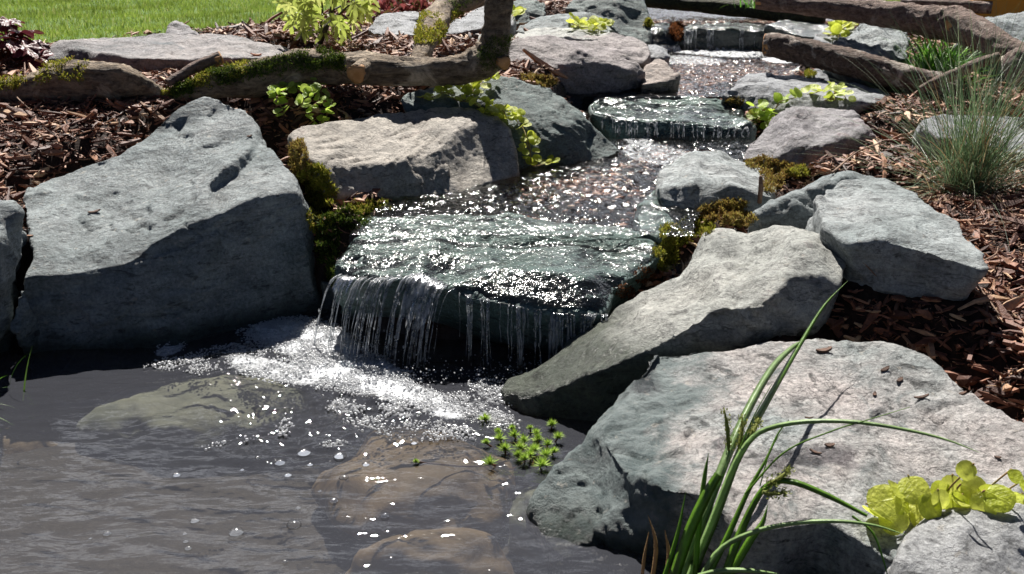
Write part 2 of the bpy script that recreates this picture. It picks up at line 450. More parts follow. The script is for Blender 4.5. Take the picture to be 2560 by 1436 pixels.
M['heuchera'] = leaf_mat("purple leaf", (0.07, 0.010, 0.018), (0.16, 0.028, 0.042), 0.25, 0.42)
M['redplant'] = island_mat("red and green leaves", [(0.0, (0.10, 0.20, 0.04)), (0.45, (0.22, 0.05, 0.05)), (1.0, (0.40, 0.13, 0.13))], 0.5, 0.3, 20, 0.3)
M['moss'] = island_mat("yellow green moss", [(0.0, (0.13, 0.15, 0.015)), (0.5, (0.30, 0.31, 0.035)), (0.85, (0.44, 0.41, 0.07)), (1.0, (0.34, 0.20, 0.06))], 0.7, 0.2, 30, 0.35)
M['moss_brown'] = island_mat("browning moss", [(0.0, (0.15, 0.08, 0.025)), (0.5, (0.29, 0.20, 0.055)), (1.0, (0.38, 0.34, 0.08))], 0.7, 0.2, 30, 0.35)
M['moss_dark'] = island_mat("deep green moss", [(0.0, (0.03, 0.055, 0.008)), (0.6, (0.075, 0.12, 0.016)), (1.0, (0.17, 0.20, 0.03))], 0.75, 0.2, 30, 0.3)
M['moss_red'] = island_mat("rusty wet moss", [(0.0, (0.07, 0.025, 0.01)), (1.0, (0.24, 0.09, 0.03))], 0.5, 0.3, 30, 0.3)
M['water_plant'] = island_mat("feathery water plant", [(0.0, (0.22, 0.38, 0.04)), (1.0, (0.46, 0.60, 0.10))], 0.45, 0.4, 20, 0.4)
M['driftwood'] = bark_mat("weathered wood", (0.065, 0.045, 0.03), (0.32, 0.24, 0.16), (0.58, 0.47, 0.34), 1.0, 0.55)
M['bark'] = bark_mat("peeling bark", (0.045, 0.028, 0.022), (0.22, 0.15, 0.115), (0.50, 0.43, 0.37), 1.8, 0.53)
M['bark_smooth'] = bark_mat("brown bark", (0.09, 0.055, 0.042), (0.30, 0.21, 0.17), (0.44, 0.36, 0.31), 1.3, 0.56)
M['bark_dark'] = bark_mat("dark algae bark", (0.025, 0.022, 0.014), (0.07, 0.065, 0.03), (0.12, 0.13, 0.04), 1.0, 0.6)
M['cut'] = plain_mat("cut wood", (0.36, 0.17, 0.06), (0.55, 0.30, 0.13), 22)
M['cut_pale'] = plain_mat("pale cut wood", (0.40, 0.33, 0.27), (0.55, 0.46, 0.38), 22)
M['twig'] = plain_mat("dry twig", (0.16, 0.09, 0.06), (0.32, 0.21, 0.14), 40)
M['chip'] = plain_mat("dark bark chip", (0.05, 0.028, 0.02), (0.16, 0.085, 0.055), 40)
M['dryleaf'] = leaf_mat("orange dry leaf", (0.40, 0.10, 0.03), (0.48, 0.15, 0.05), 0.4)
M['yellow'] = None
M['pool'] = water_mat("pool water", (0.80, 0.79, 0.73), (0.108, 0.112, 0.132), 0.30, 0.03,
                      [(6.0, (1.0, 2.6, 1.0), 0.24, 0.03), (22.0, (1.0, 2.2, 1.0), 0.06, 0.010)], froth=True)
M['stream'] = water_mat("stream water", (0.86, 0.88, 0.86), (0.3, 0.3, 0.3), 0.01, 0.085,
                        [(15.0, (1.0, 1.0, 1.0), 0.35, 0.03), (44.0, (1.3, 1.0, 1.0), 0.5, 0.010)], froth=True)
def fall_mat():
    t = NT("falling water"); co = t.coord(rand=False)
    tr = t.n("BsdfTransparent"); tr.inputs[0].default_value = (0.93, 0.95, 0.96, 1)
    df = t.n("BsdfDiffuse"); df.inputs[0].default_value = (0.75, 0.78, 0.82, 1)
    tl = t.n("BsdfTranslucent"); tl.inputs[0].default_value = (0.8, 0.83, 0.87, 1)
    ad = t.n("MixShader"); ad.inputs[0].default_value = 0.6; t.l(df.outputs[0], ad.inputs[1]); t.l(tl.outputs[0], ad.inputs[2])
    gl = t.n("BsdfGlossy"); gl.inputs['Roughness'].default_value = 0.2
    m1 = t.n("MixShader")
    t.l(t.ramp(t.noise(co, 30, 4), [(0.38, 0.06), (0.66, 0.75)]), m1.inputs[0]); t.l(tr.outputs[0], m1.inputs[1]); t.l(ad.outputs[0], m1.inputs[2])
    nb = t.bump(t.noise(co, 60, 3), 0.5, 0.01); t.l(nb, gl.inputs['Normal'])
    fr = t.n("Fresnel"); fr.inputs[0].default_value = 1.4; t.l(nb, fr.inputs['Normal'])
    m2 = t.n("MixShader"); t.l(fr.outputs[0], m2.inputs[0]); t.l(m1.outputs[0], m2.inputs[1]); t.l(gl.outputs[0], m2.inputs[2])
    return t.done(m2)
M['fall'] = fall_mat()
def bubble_mat(name, white, gr=0.16):
    t = NT(name)
    tr = t.n("BsdfTransparent"); tr.inputs[0].default_value = (0.95, 0.95, 0.95, 1)
    df = t.n("BsdfTranslucent"); df.inputs[0].default_value = (0.85, 0.86, 0.88, 1)
    d2 = t.n("BsdfDiffuse"); d2.inputs[0].default_value = (0.85, 0.86, 0.88, 1)
    dd = t.n("MixShader"); dd.inputs[0].default_value = 0.5; t.l(df.outputs[0], dd.inputs[1]); t.l(d2.outputs[0], dd.inputs[2])
    m1 = t.n("MixShader"); m1.inputs[0].default_value = white; t.l(tr.outputs[0], m1.inputs[1]); t.l(dd.outputs[0], m1.inputs[2])
    gl = t.n("BsdfGlossy"); gl.inputs['Roughness'].default_value = gr
    fr = t.n("LayerWeight"); fr.inputs[0].default_value = 0.12
    m2 = t.n("MixShader"); t.l(t.math('ADD', t.math('MULTIPLY', fr.outputs['Fresnel'], 0.8), 0.05), m2.inputs[0])
    t.l(m1.outputs[0], m2.inputs[1]); t.l(gl.outputs[0], m2.inputs[2])
    return t.done(m2)
M['foam'] = bubble_mat("foam bubbles", 0.7)
M['bubble'] = bubble_mat("clear bubble", 0.015, 0.08)
def yellow_mat():
    t = NT("rusty yellow paint"); co = t.coord()
    n = t.noise(co, 7, 8, 0.7, 0.8)
    r = t.ramp(n, [(0.56, 0.0), (0.60, 1.0)])
    col = t.mix(r, (0.62, 0.27, 0.012), (0.10, 0.03, 0.015))
    return t.done(t.principled(col, 0.5, t.bump(n, 0.3, 0.01), 0.4))
M['yellow'] = yellow_mat()

# ------------------------------------------------------------------ the ground: one sheet with pool basin, stream bed and beds
def stream_x(Y):  return np.interp(Y, [3.3, 4.0, 4.5, 5.0, 5.5, 6.3, 7.0, 7.7, 8.5, 9.5], [-0.05, 0.05, 0.22, 0.58, 0.80, 0.97, 1.25, 1.42, 1.6, 1.7])
def stream_w(Y):  return np.interp(Y, [3.3, 3.8, 4.5, 5.0, 5.5, 6.3, 7.0, 8.0, 9.2, 9.8], [0.52, 0.56, 0.58, 0.55, 0.58, 0.52, 0.55, 0.75, 0.75, 0.3])
def bed_z(Y):     return np.interp(Y, [3.3, 3.5, 3.65, 4.0, 5.48, 5.75, 7.7, 7.85, 9.2, 9.8], [-0.4, -0.2, 0.20, 0.285, 0.325, 0.44, 0.48, 0.62, 0.66, 0.74])
def ground_z(x, Y):
    x = np.asarray(x, float); Y = np.asarray(Y, float)
    left = np.interp(Y, [3.3, 3.85, 4.1, 4.3, 4.55, 4.85, 5.3, 5.8, 6.4, 60], [0.34, 0.38, 0.42, 0.47, 0.55, 0.625, 0.67, 0.71, 0.75, 0.75])
    right = np.interp(Y, [1.2, 2.0, 2.4, 2.7, 2.95, 3.2, 3.6, 4.0, 4.6, 4.9, 5.4, 6.0, 6.6, 7.5, 8.3, 60], [0.0, 0.08, 0.17, 0.235, 0.27, 0.32, 0.365, 0.39, 0.41, 0.44, 0.475, 0.53, 0.60, 0.68, 0.74, 0.75])
    xc = stream_x(Y); t = smooth01(xc - 0.3, xc + 0.3, x)
    q = np.stack([x.ravel() * 1.7, Y.ravel() * 1.7, 0 * x.ravel()], 1)
    land = left * (1 - t) + right * t
    near = 1 - smooth01(8.5, 10.5, Y)
    land = land + fbm(q, 3).reshape(x.shape) * 0.022 * near
    c = np.abs(x - xc) / stream_w(Y)
    w = (1 - smooth01(0.95, 1.25, c)) * smooth01(3.2, 3.3, Y) * (1 - smooth01(9.3, 9.8, Y))
    z = land * (1 - w) + bed_z(Y) * w
    pool = (1 - smooth01(-0.1, 0.1, Y - np.interp(x, [-1.9, -1.78, -0.75, -0.5, 0.3], [3.52, 3.6, 4.0, 3.7, 3.5]))) * (1 - smooth01(-0.15, 0.15, x - np.interp(Y, [1.9, 2.12, 2.3, 2.5, 2.8, 3.4], [2.6, 1.9, 0.8, 0.42, 0.42, 0.45]))) * smooth01(-3.2, -2.6, x)
    z = z * (1 - pool) + (-0.21 + 0.03 * np.sin(x * 3)) * pool
    return z
def lawn_edge(x):
    return np.interp(x, [-6, -2.6, -1.75, -1.5, -1.1, -0.7, 0.2, 2.2, 2.8, 3.6, 6], [5.8, 6.1, 6.75, 7.5, 8.35, 9.2, 9.9, 9.9, 8.7, 8.6, 8.6])
def axis_grid(a, b, step, far_lo, far_hi):
    mid = np.arange(a, b, step)
    d = step * 1.35 ** np.arange(1, 40)
    lo = a - np.cumsum(d); hi = mid[-1] + np.cumsum(d)
    return np.concatenate([lo[lo > far_lo][::-1], mid, hi[hi < far_hi]])
gx, gy = axis_grid(-3.4, 4.6, 0.04, -140, 140), axis_grid(1.3, 10.2, 0.04, -60, 260)
# ------------------------------------------------------------------ rocks
def remeshed(V, F, voxel):
    me = bpy.data.meshes.new("tmp"); me.from_pydata([tuple(v) for v in V], [], F)
    ob = bpy.data.objects.new("tmp", me); COL.objects.link(ob)
    md = ob.modifiers.new("r", 'REMESH'); md.mode = 'VOXEL'; md.voxel_size = voxel
    dg = bpy.context.evaluated_depsgraph_get()
    em = ob.evaluated_get(dg).to_mesh()
    n = len(em.vertices); v = np.empty(n * 3, np.float32); em.vertices.foreach_get('co', v)
    f = np.empty(len(em.loops), np.int32); em.loops.foreach_get('vertex_index', f)
    tot = np.empty(len(em.polygons), np.int32); em.polygons.foreach_get('loop_total', tot)
    assert (tot == 4).all()
    bpy.data.objects.remove(ob); bpy.data.meshes.remove(me)
    return v.reshape(-1, 3).astype(float), f.reshape(-1, 4)
def relax(V, F, it, lam=0.5):
    e = np.vstack([F[:, [0, 1]], F[:, [1, 2]], F[:, [2, 3]], F[:, [3, 0]]])
    deg = np.bincount(e[:, 0], minlength=len(V)) + np.bincount(e[:, 1], minlength=len(V))
    for _ in range(it):
        acc = np.zeros_like(V)
        for a, b in ((0, 1), (1, 0)):
            for k in range(3): acc[:, k] += np.bincount(e[:, a], V[e[:, b], k], len(V))
        V = V + lam * (acc / deg[:, None] - V)
    return V
def normals(V, F):
    a, b, c, d = (V[F[:, k]] for k in range(4))
    fn = np.cross(c - a, d - b)
    N = np.zeros_like(V)
    for k in range(4):
        for j in range(3): N[:, j] += np.bincount(F[:, k], fn[:, j], len(V))
    return N / (np.linalg.norm(N, axis=1)[:, None] + 1e-12)
def chip_field(p, cell, amp, seed, tilt=0.5, flat=(1, 1, 1)):
    """broken-stone relief: cells of tilted little planes"""
    r = np.random.default_rng(seed)
    w = np.stack([pnoise(p / cell * 1.6 + 31.7 * k + seed) for k in range(3)], 1) * cell * 0.16
    q = (p + w) * np.asarray(flat)
    lo, hi = q.min(0), q.max(0)
    n = int(np.clip(np.prod((hi - lo) / cell + 0.6), 12, 800))
    cell = max(cell, float(np.prod(hi - lo) / n) ** (1 / 3))
    s = lo + r.random((n, 3)) * (hi - lo)
    tl = r.normal(size=(n, 3)) * tilt; off = r.uniform(-0.3, 0.3, n)
    best = np.full(len(q), 1e9)
    for k in range(n):                         # lower envelope of tilted shallow bowls: flakes with sharp ridges between them
        d = (q - s[k]) / cell
        np.minimum(best, off[k] + d @ tl[k] + 0.75 * (d * d).sum(1), out=best)
    best -= np.median(best)
    return amp * 1.5 * np.clip(best, -1.2, 1.2)
def weather(V, F, seed, amp, cell, bedding=(0.2, 0.3, 1.0), strata=0.5, rough=1.0, iters=3, jag=None):
    V = relax(V, F, iters)
    N = normals(V, F)
    bd = np.asarray(bedding, float); bd /= np.linalg.norm(bd)
    off = seed * 3.71
    d = chip_field(V, cell * 1.5, amp * 1.15, seed)
    d += chip_field(V, cell * 0.6, amp * 0.62, seed + 50)
    d += chip_field(V, cell * 0.28, amp * 0.34, seed + 90) - 0.35 * amp
    h = V @ bd
    stretched = np.stack([V[:, 0] * 1.4 + off, V[:, 1] * 1.4, V[:, 2] * 1.4], 1) + np.outer(h, bd) * 16
    d += strata * amp * 0.42 * fbm(stretched, 4, 0.6)
    d += rough * amp * 0.22 * fbm(V / cell * 1.3 + off, 5, 0.6)
    tt = h / (cell * 0.26) + 0.9 * fbm(V * 3.1 + off, 3)
    d += strata * amp * 0.55 * (tt - np.floor(tt) - 0.5) * smooth01(-0.15, 0.35, fbm(V * 4.3 + off + 9, 2))
    if jag is not None: d = d * jag(V)
    sc_ = V * np.array((2.2, 2.2, 2.2)) + np.outer(h, bd) * 5.0 + off
    fis = fbm(sc_ + 0.25 * np.stack([pnoise(V * 9 + 5 * k) for k in range(3)], 1), 3, 0.5)
    d -= 0.010 * np.exp(-(fis / 0.035) ** 2) * smooth01(0.02, 0.30, fbm(V * 3.7 + off + 21, 2)) * min(1.0, cell / 0.14)
    d += 0.005 * np.tanh(fis / 0.03) * smooth01(0.0, 0.3, fbm(V * 3.1 + off + 33, 2))
    V = V + N * d[:, None]
    V = relax(V, F, 1, 0.18)
    N = normals(V, F)
    V = V + N * (0.0018 * rough * fbm(V * 46 + off, 3, 0.62))[:, None]
    return V
ROCKS = {}
def relief_rock(key, label, outline, creases=(), inner=(), E=(0.02, 0.3, -0.32), mat='green', voxel=0.011, amp=0.016, cell=0.16,
                seed=1, bedding=(0.2, 0.3, 1.0), strata=0.5, rough=1.0, iters=3, name="rock", cat="rock", group=None, jag=None):
    pts, pos = [], {}
    def vid(p):
        k = (round(p[0], 1), round(p[1], 1))
        if k not in pos: pos[k] = len(pts); pts.append(p)
        return pos[k]
    loop = [vid(p) for p in outline]
    edges = [(loop[i], loop[(i + 1) % len(loop)]) for i in range(len(loop))]
    for c in creases:
        ids = [vid(p) for p in c]
        edges += list(zip(ids[:-1], ids[1:]))
    for p in inner: vid(p)
    v2, e2, f2, ov, oe, of = delaunay_2d_cdt([Vector((p[0], p[1])) for p in pts], edges, [], 1, 0.1)
    arr = np.array([p[:2] for p in pts], float)
    V = []
    for i, q in enumerate(v2):
        if ov[i]: V.append(P(*pts[ov[i][0]]))
        else:
            d = ((arr - np.array(q)) ** 2).sum(1); j = np.argsort(d)[:2]
            w = 1 / (np.sqrt(d[j]) + 1e-6)
            V.append(P(q[0], q[1], float((np.array([pts[a][2] for a in j]) * w).sum() / w.sum())))
    V = np.array(V); n = len(V)
    F = []
    for f in f2:
        a, b, c = (V[i] for i in f)
        nn = np.cross(b - a, c - a)
        if nn @ ((a + b + c) / 3 - np.array((0, 0, CAM_H))) > 0: f = f[::-1]
        F.append(tuple(f))
    count = {}
    for f in F:
        for a, b in zip(f, f[1:] + f[:1]): count[(a, b)] = 1
    back = [tuple(i + n for i in f[::-1]) for f in F]
    sides = [(b, a, a + n, b + n) for (a, b) in count if (b, a) not in count]
    V = np.vstack([V, V * 1.0 + np.asarray(E)])
    RV, RF = remeshed(V, F + back + sides, voxel)
    RV = weather(RV, RF, seed, amp, cell, bedding, strata, rough, iters, jag)
    o = obj(name, RV, RF, M[mat])
    tag(o, label, cat, group)
    ROCKS[key] = o
    return o

# big boulder with the peak, left
c1 = [(48,695,3.48),(150,690,3.53),(250,678,3.57),(330,650,3.60),(385,603,3.67),(450,567,3.72),(540,540,3.78),(640,494,3.87),(700,486,3.92),(754,488,3.97)]
relief_rock('peak', "large grey green boulder with a peaked top and flat dark front above the pool",
  [c1[0],(38,790,3.50),(60,885,3.50),(66,960,3.38),(430,930,3.55),(790,860,3.80),(800,790,3.93),(768,600,3.95),c1[-1],
   (740,440,4.06),(690,385,4.2),(655,345,4.35),(642,312,4.42),(602,270,4.52),(548,242,4.6),(515,231,4.63),(490,236,4.6),(440,265,4.55),(370,330,4.45),
   (300,385,4.3),(200,412,4.25),(150,430,4.2),(62,465,4.08),(48,490,4.02),(64,560,3.8),(80,640,3.6)],
  [c1, [(515,231,4.63),(520,300,4.50),(560,380,4.25),(600,440,4.08)], [(618,378,4.17),(600,388,4.13),(560,420,4.03),(512,470,3.93)], [(628,398,4.19),(590,437,4.08),(538,476,3.99)], [(440,470,4.02),(380,520,3.90),(330,590,3.72)]],
  [(250,520,3.95),(150,560,3.8),(400,450,4.12),(350,540,3.88),(200,620,3.68)], E=(0.03,0.42,-0.40), mat='green', voxel=0.010, amp=0.013, cell=0.22, seed=3, bedding=(-0.25,-0.35,1), strata=0.9)
relief_rock('left_edge', "rounded grey rock cut off by the picture's left edge beside the big peaked boulder",
  [(-90,505,3.6),(0,498,3.62),(25,503,3.6),(42,525,3.56),(42,600,3.5),(28,690,3.46),(15,780,3.42),(-20,860,3.38),(-120,860,3.38)],
  inner=[(0,600,3.40),(5,700,3.36),(-40,560,3.42)], E=(-0.1,0.3,-0.25), mat='green', seed=5, amp=0.02, cell=0.12)
relief_rock('gap_stone', "small wet grey stone wedged at the waterline left of the peaked boulder",
  [(18,800,3.44),(40,735,3.47),(62,725,3.47),(75,760,3.46),(60,800,3.44),(50,835,3.42),(15,830,3.41)], E=(0,0.15,-0.2), mat='green', seed=6, amp=0.01, cell=0.07, name="stone", cat="stone")
relief_rock('under_slab', "dark wet stone added for the shade in the hollow behind the main waterfall",
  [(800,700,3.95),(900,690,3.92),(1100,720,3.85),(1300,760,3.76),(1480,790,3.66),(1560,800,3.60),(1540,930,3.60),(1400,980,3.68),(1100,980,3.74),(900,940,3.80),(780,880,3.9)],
  [], mat='wet_dark', seed=49, amp=0.02, cell=0.14, E=(0,0.2,-0.2))  # stone added under the lip; its dark colour deepens the hollow's shade
# beige rock above the pool
cb = [(762,397,4.25),(850,417,4.28),(990,399,4.38),(1096,368,4.52),(1149,320,4.70),(1190,308,4.78),(1272,320,4.82)]
relief_rock('beige', "beige flat-topped rock with slanting grooves, draped by the trailing yellow plant",
  [(722,338,4.5),(735,362,4.38),cb[0],(805,440,4.22),(832,485,4.2),(900,502,4.24),(1000,494,4.32),(1080,494,4.36),(1150,484,4.42),(1230,458,4.55),(1296,437,4.66),(1290,380,4.76),cb[-1],
   (1240,292,4.92),(1200,276,4.96),(1150,266,5.0),(1080,269,4.98),(950,286,4.88),(850,305,4.74),(762,316,4.58)],
  [cb, [(1100,368,4.52),(1120,430,4.46),(1150,484,4.42)], [(1030,300,4.84),(1090,320,4.72),(1149,320,4.70)], [(1149,320,4.70),(1190,390,4.66),(1230,458,4.55)]],
  [(1000,345,4.64),(900,350,4.56)], E=(0.03,0.3,-0.32), mat='beige', seed=9, amp=0.010, cell=0.18, bedding=(0.75,-0.35,0.55), strata=2.2)
relief_rock('green_behind', "dark green rock with a rounded ridge rising between the beige rock and the stream",
  [(1000,255,5.02),(1006,235,5.06),(1040,221,5.12),(1120,212,5.16),(1190,200,5.22),(1260,191,5.26),(1330,205,5.27),(1400,235,5.22),(1440,265,5.18),(1480,310,5.12),(1530,350,5.07),
   (1558,374,5.0),(1530,390,4.97),(1460,418,4.93),(1420,432,4.88),(1360,438,4.84),(1300,448,4.78),(1200,430,4.78),(1050,330,4.9)],
  [[(1190,200,5.22),(1240,250,5.06),(1310,285,4.96),(1400,275,5.06),(1450,300,5.05)], [(1310,285,4.96),(1380,350,4.90),(1420,432,4.88)], [(1310,285,4.96),(1290,360,4.80)]],
  [(1120,250,5.02)], mat='dark', seed=12, amp=0.012, cell=0.14, bedding=(0.6,0.5,0.6), strata=1.1)
cp = [(1400,92,6.2),(1440,122,6.02),(1402,165,5.9),(1345,185,5.85),(1300,196,5.86)]
relief_rock('pink', "pinkish rock with a dark craggy right face, right of the upright mossy trunk",
  [(1262,108,6.1),(1300,93,6.18),(1350,88,6.22),cp[0],(1450,108,6.2),(1495,130,6.15),(1540,146,6.1),(1592,160,6.08),(1614,182,6.05),(1606,204,6.05),(1560,216,6.0),(1500,232,5.96),(1440,240,5.92),(1380,228,5.88),(1330,204,5.82),(1278,196,5.88),(1262,150,5.98)],
  [cp, [(1440,122,6.02),(1520,160,5.98),(1570,180,5.98)]], mat='pink', seed=14, amp=0.013, cell=0.16, bedding=(0.4,0.2,1), strata=1.0)
relief_rock('pink_back', "pale pink and grey rock directly behind the craggy pinkish rock",
  [(1400,92,6.45),(1480,88,6.55),(1540,82,6.6),(1590,90,6.55),(1620,108,6.45),(1628,135,6.3),(1612,158,6.22),(1560,165,6.2),(1500,150,6.2),(1440,125,6.3)],
  [[(1470,110,6.36),(1540,128,6.3),(1590,120,6.34),(1612,158,6.22)]], mat='pink', seed=15, amp=0.012, cell=0.15)
relief_rock('pale_flat', "low pale grey green slab lying between the upright trunk and the yellow flowering plant",
  [(1268,96,6.4),(1290,78,6.6),(1350,68,6.75),(1420,64,6.8),(1480,70,6.75),(1530,84,6.65),(1500,98,6.45),(1420,96,6.4),(1340,100,6.35)], mat='pale', seed=16, amp=0.012, cell=0.12, E=(0,0.2,-0.2))
relief_rock('tan', "small tan rock at the water's edge right of the craggy pinkish rock",
  [(1602,190,6.1),(1612,160,6.2),(1640,141,6.28),(1665,152,6.2),(1702,186,6.05),(1690,200,6.0),(1640,208,5.97),(1604,212,5.97)],
  [[(1640,141,6.28),(1650,180,6.08),(1640,208,5.97)]], mat='tan', seed=17, amp=0.008, cell=0.1, E=(0,0.15,-0.2), name="stone", cat="stone")
relief_rock('dome', "domed grey rock with a dark hollow face behind the bright yellow plant",
  [(1282,78,6.95),(1300,60,7.05),(1340,40,7.15),(1385,33,7.2),(1415,33,7.2),(1450,24,7.25),(1485,30,7.22),(1515,48,7.15),(1540,78,7.0),(1520,95,6.9),(1450,92,6.9),(1380,76,6.95),(1330,84,6.9)],
  [[(1385,33,7.2),(1370,62,7.0),(1330,84,6.9)], [(1420,50,7.02),(1470,34,7.16),(1515,48,7.15)], [(1420,50,7.02),(1400,70,6.98)]], mat='green', seed=18, amp=0.012, cell=0.12, E=(0,0.25,-0.25))
relief_rock('trunk_back', "dark grey rock at the top edge just right of the upright trunk",
  [(1268,40,7.5),(1275,0,7.7),(1310,-18,7.8),(1345,-8,7.75),(1362,15,7.65),(1366,45,7.45),(1320,56,7.4),(1285,62,7.38)],
  [[(1310,-18,7.8),(1330,20,7.5),(1320,56,7.4)]], mat='dark', seed=19, amp=0.014, cell=0.1, E=(0,0.25,-0.25))
relief_rock('bluff', "tall dark blue grey boulder with a shaded face left of the upper waterfall",
  [(1414,22,7.6),(1430,0,7.75),(1480,-38,8.0),(1560,-48,8.05),(1608,-30,8.0),(1620,20,7.75),(1626,75,7.55),(1625,108,7.4),(1590,112,7.35),(1545,85,7.4),(1505,45,7.5),(1450,30,7.55)],
  [[(1430,0,7.72),(1500,-8,7.68),(1560,-12,7.7),(1620,-6,7.8)]], mat='dark', seed=20, amp=0.016, cell=0.18, E=(0,0.4,-0.35), voxel=0.014)
cu = [(1700,88,7.72),(1740,70,7.70),(1800,74,7.68),(1860,74,7.68),(1930,80,7.62),(2010,88,7.55)]
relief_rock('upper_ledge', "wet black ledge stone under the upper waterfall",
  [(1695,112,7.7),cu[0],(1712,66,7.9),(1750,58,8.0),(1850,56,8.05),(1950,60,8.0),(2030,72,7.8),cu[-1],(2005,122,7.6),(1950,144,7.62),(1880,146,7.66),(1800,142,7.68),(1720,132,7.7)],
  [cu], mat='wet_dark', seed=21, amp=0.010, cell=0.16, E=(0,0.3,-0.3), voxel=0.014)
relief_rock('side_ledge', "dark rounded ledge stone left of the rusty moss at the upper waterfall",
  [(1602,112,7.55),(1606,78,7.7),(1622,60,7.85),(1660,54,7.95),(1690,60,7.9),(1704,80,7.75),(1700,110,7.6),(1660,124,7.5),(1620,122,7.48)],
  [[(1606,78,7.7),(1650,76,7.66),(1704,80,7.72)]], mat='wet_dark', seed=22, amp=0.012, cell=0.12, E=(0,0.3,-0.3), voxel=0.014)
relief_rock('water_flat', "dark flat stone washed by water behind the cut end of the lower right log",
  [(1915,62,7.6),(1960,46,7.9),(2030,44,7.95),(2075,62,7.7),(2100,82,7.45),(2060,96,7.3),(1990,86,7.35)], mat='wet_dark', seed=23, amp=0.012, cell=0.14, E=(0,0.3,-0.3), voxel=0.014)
relief_rock('round_end', "grey rounded stone beside the lime plant under the upper right log",
  [(2035,92,7.0),(2060,70,7.15),(2100,56,7.25),(2140,58,7.2),(2140,100,6.8),(2100,112,6.75),(2050,106,6.8)], mat='grey', seed=24, amp=0.01, cell=0.1, E=(0,0.25,-0.25), name="stone", cat="stone")
relief_rock('small_wet', "small dark stone with a pale top in the water below the upper waterfall",
  [(1614,135,6.75),(1618,110,6.9),(1645,110,6.9),(1668,124,6.8),(1678,142,6.66),(1650,152,6.6),(1620,148,6.62)], [[(1614,128,6.72),(1650,130,6.68),(1676,140,6.66)]], mat='grey', seed=25, amp=0.008, cell=0.09, E=(0,0.15,-0.2), name="stone", cat="stone")
relief_rock('right_back', "grey green angular rock between the two right-hand logs",
  [(2085,118,6.25),(2105,92,6.4),(2140,58,6.6),(2158,51,6.62),(2210,55,6.6),(2265,66,6.55),(2278,90,6.4),(2270,145,6.15),(2215,165,6.05),(2140,145,6.1)],
  [[(2158,51,6.62),(2160,100,6.3),(2140,145,6.1)], [(2265,66,6.55),(2235,110,6.25),(2215,165,6.05)]], mat='green', seed=26, amp=0.02, cell=0.11, bedding=(0.8,-0.2,0.5), strata=1.1)
cs = [(1830,214,5.92),(1885,207,5.95),(1940,220,5.85),(2010,236,5.74),(2120,252,5.62),(2185,258,5.57)]
relief_rock('flat_slab', "long flat grey slab with a wet top and a craggy left end beside the stream",
  [(1803,240,5.84),(1815,218,5.94),(1840,196,6.1),(1870,186,6.2),(1930,182,6.25),(2010,190,6.2),(2100,201,6.1),(2190,217,5.95),(2238,236,5.82),cs[-1],(2130,274,5.58),(2000,278,5.66),(1900,278,5.78),(1845,270,5.84)],
  [cs, cs[:2] + [(1870,186,6.2)]], mat='grey', seed=28, amp=0.014, cell=0.11, bedding=(0.1,-0.15,1), strata=0.6)
relief_rock('tuck', "small mossy stone tucked under the lower right log behind the flat slab",
  [(2008,196,6.35),(2020,174,6.45),(2048,170,6.45),(2085,184,6.4),(2098,200,6.3),(2050,212,6.2)], mat='grey', seed=29, amp=0.012, cell=0.08, E=(0,0.15,-0.2), name="stone", cat="stone")
cr = [(1978,335,4.88),(2026,358,4.78),(2096,350,4.83),(2170,318,5.02)]
relief_rock('purple', "purplish grey split rock standing at the right bank by the small round-leaved plants",
  [(1858,395,4.92),(1872,348,5.05),(1920,300,5.2),(1965,268,5.34),(1985,256,5.38),(2040,258,5.4),(2092,266,5.36),(2140,285,5.24),(2172,312,5.08),(2187,345,4.98),(2165,395,4.9),(2110,432,4.80),(2060,444,4.74),(1990,440,4.74),(1910,430,4.84)],
  [cr, [(1985,256,5.38),(1975,300,5.04),(1978,335,4.88)], [(2026,358,4.78),(2040,400,4.75),(2060,444,4.74)], [(1978,335,4.88),(1940,390,4.84),(1990,440,4.74)]], mat='purple', seed=31, amp=0.016, cell=0.12, bedding=(-0.5,0.2,0.8), strata=0.9)
cm = [(1478,282,5.58),(1540,300,5.48),(1620,308,5.43),(1720,310,5.40),(1800,318,5.40),(1880,322,5.44)]
relief_rock('mid_ledge', "wet green ledge stone under the middle cascade",
  [(1470,262,5.72),(1500,238,5.92),(1600,228,6.05),(1720,234,6.05),(1800,248,6.0),(1860,275,5.82),cm[-1],(1876,375,5.42),(1800,392,5.39),(1700,384,5.40),(1600,380,5.41),(1530,354,5.46),cm[0]],
  [cm], mat='wet', seed=33, amp=0.012, cell=0.14, voxel=0.012, iters=5)
cq = [(1655,470,4.25),(1722,462,4.22),(1748,446,4.30),(1830,456,4.28),(1895,482,4.22),(1935,492,4.22)]
relief_rock('mid_right', "grey rock with a dark hollowed front, on the right bank above the yellow moss",
  [(1637,468,4.32),(1652,425,4.5),(1690,396,4.68),(1740,374,4.85),(1800,378,4.85),(1880,405,4.74),(1930,430,4.62),(1952,465,4.42),cq[-1],(1920,530,4.22),(1850,560,4.20),(1780,575,4.15),(1720,577,4.14),(1690,573,4.14),(1658,530,4.18)],
  [cq, [(1722,462,4.22),(1738,400,4.55)], [(1722,462,4.22),(1730,520,4.17),(1720,577,4.14)]], mat='green_pale', seed=35, amp=0.014, cell=0.12, bedding=(0.3,-0.4,0.8))
relief_rock('wet_flat', "low wet stone lying in the stream against the hollowed grey rock",
  [(1588,530,4.15),(1605,492,4.36),(1638,472,4.44),(1662,520,4.2),(1692,562,4.0),(1650,600,3.85),(1600,575,3.98)], mat='wet', seed=36, amp=0.008, cell=0.1, E=(0,0.15,-0.2), name="stone", cat="stone")
cl = [(2060,600,3.46),(2015,627,3.30),(1983,687,3.17),(1941,732,3.09),(1885,766,3.04),(1780,768,3.12),(1695,823,3.04),(1620,872,3.0),(1500,927,2.98),(1400,965,3.0),(1300,985,3.08)]
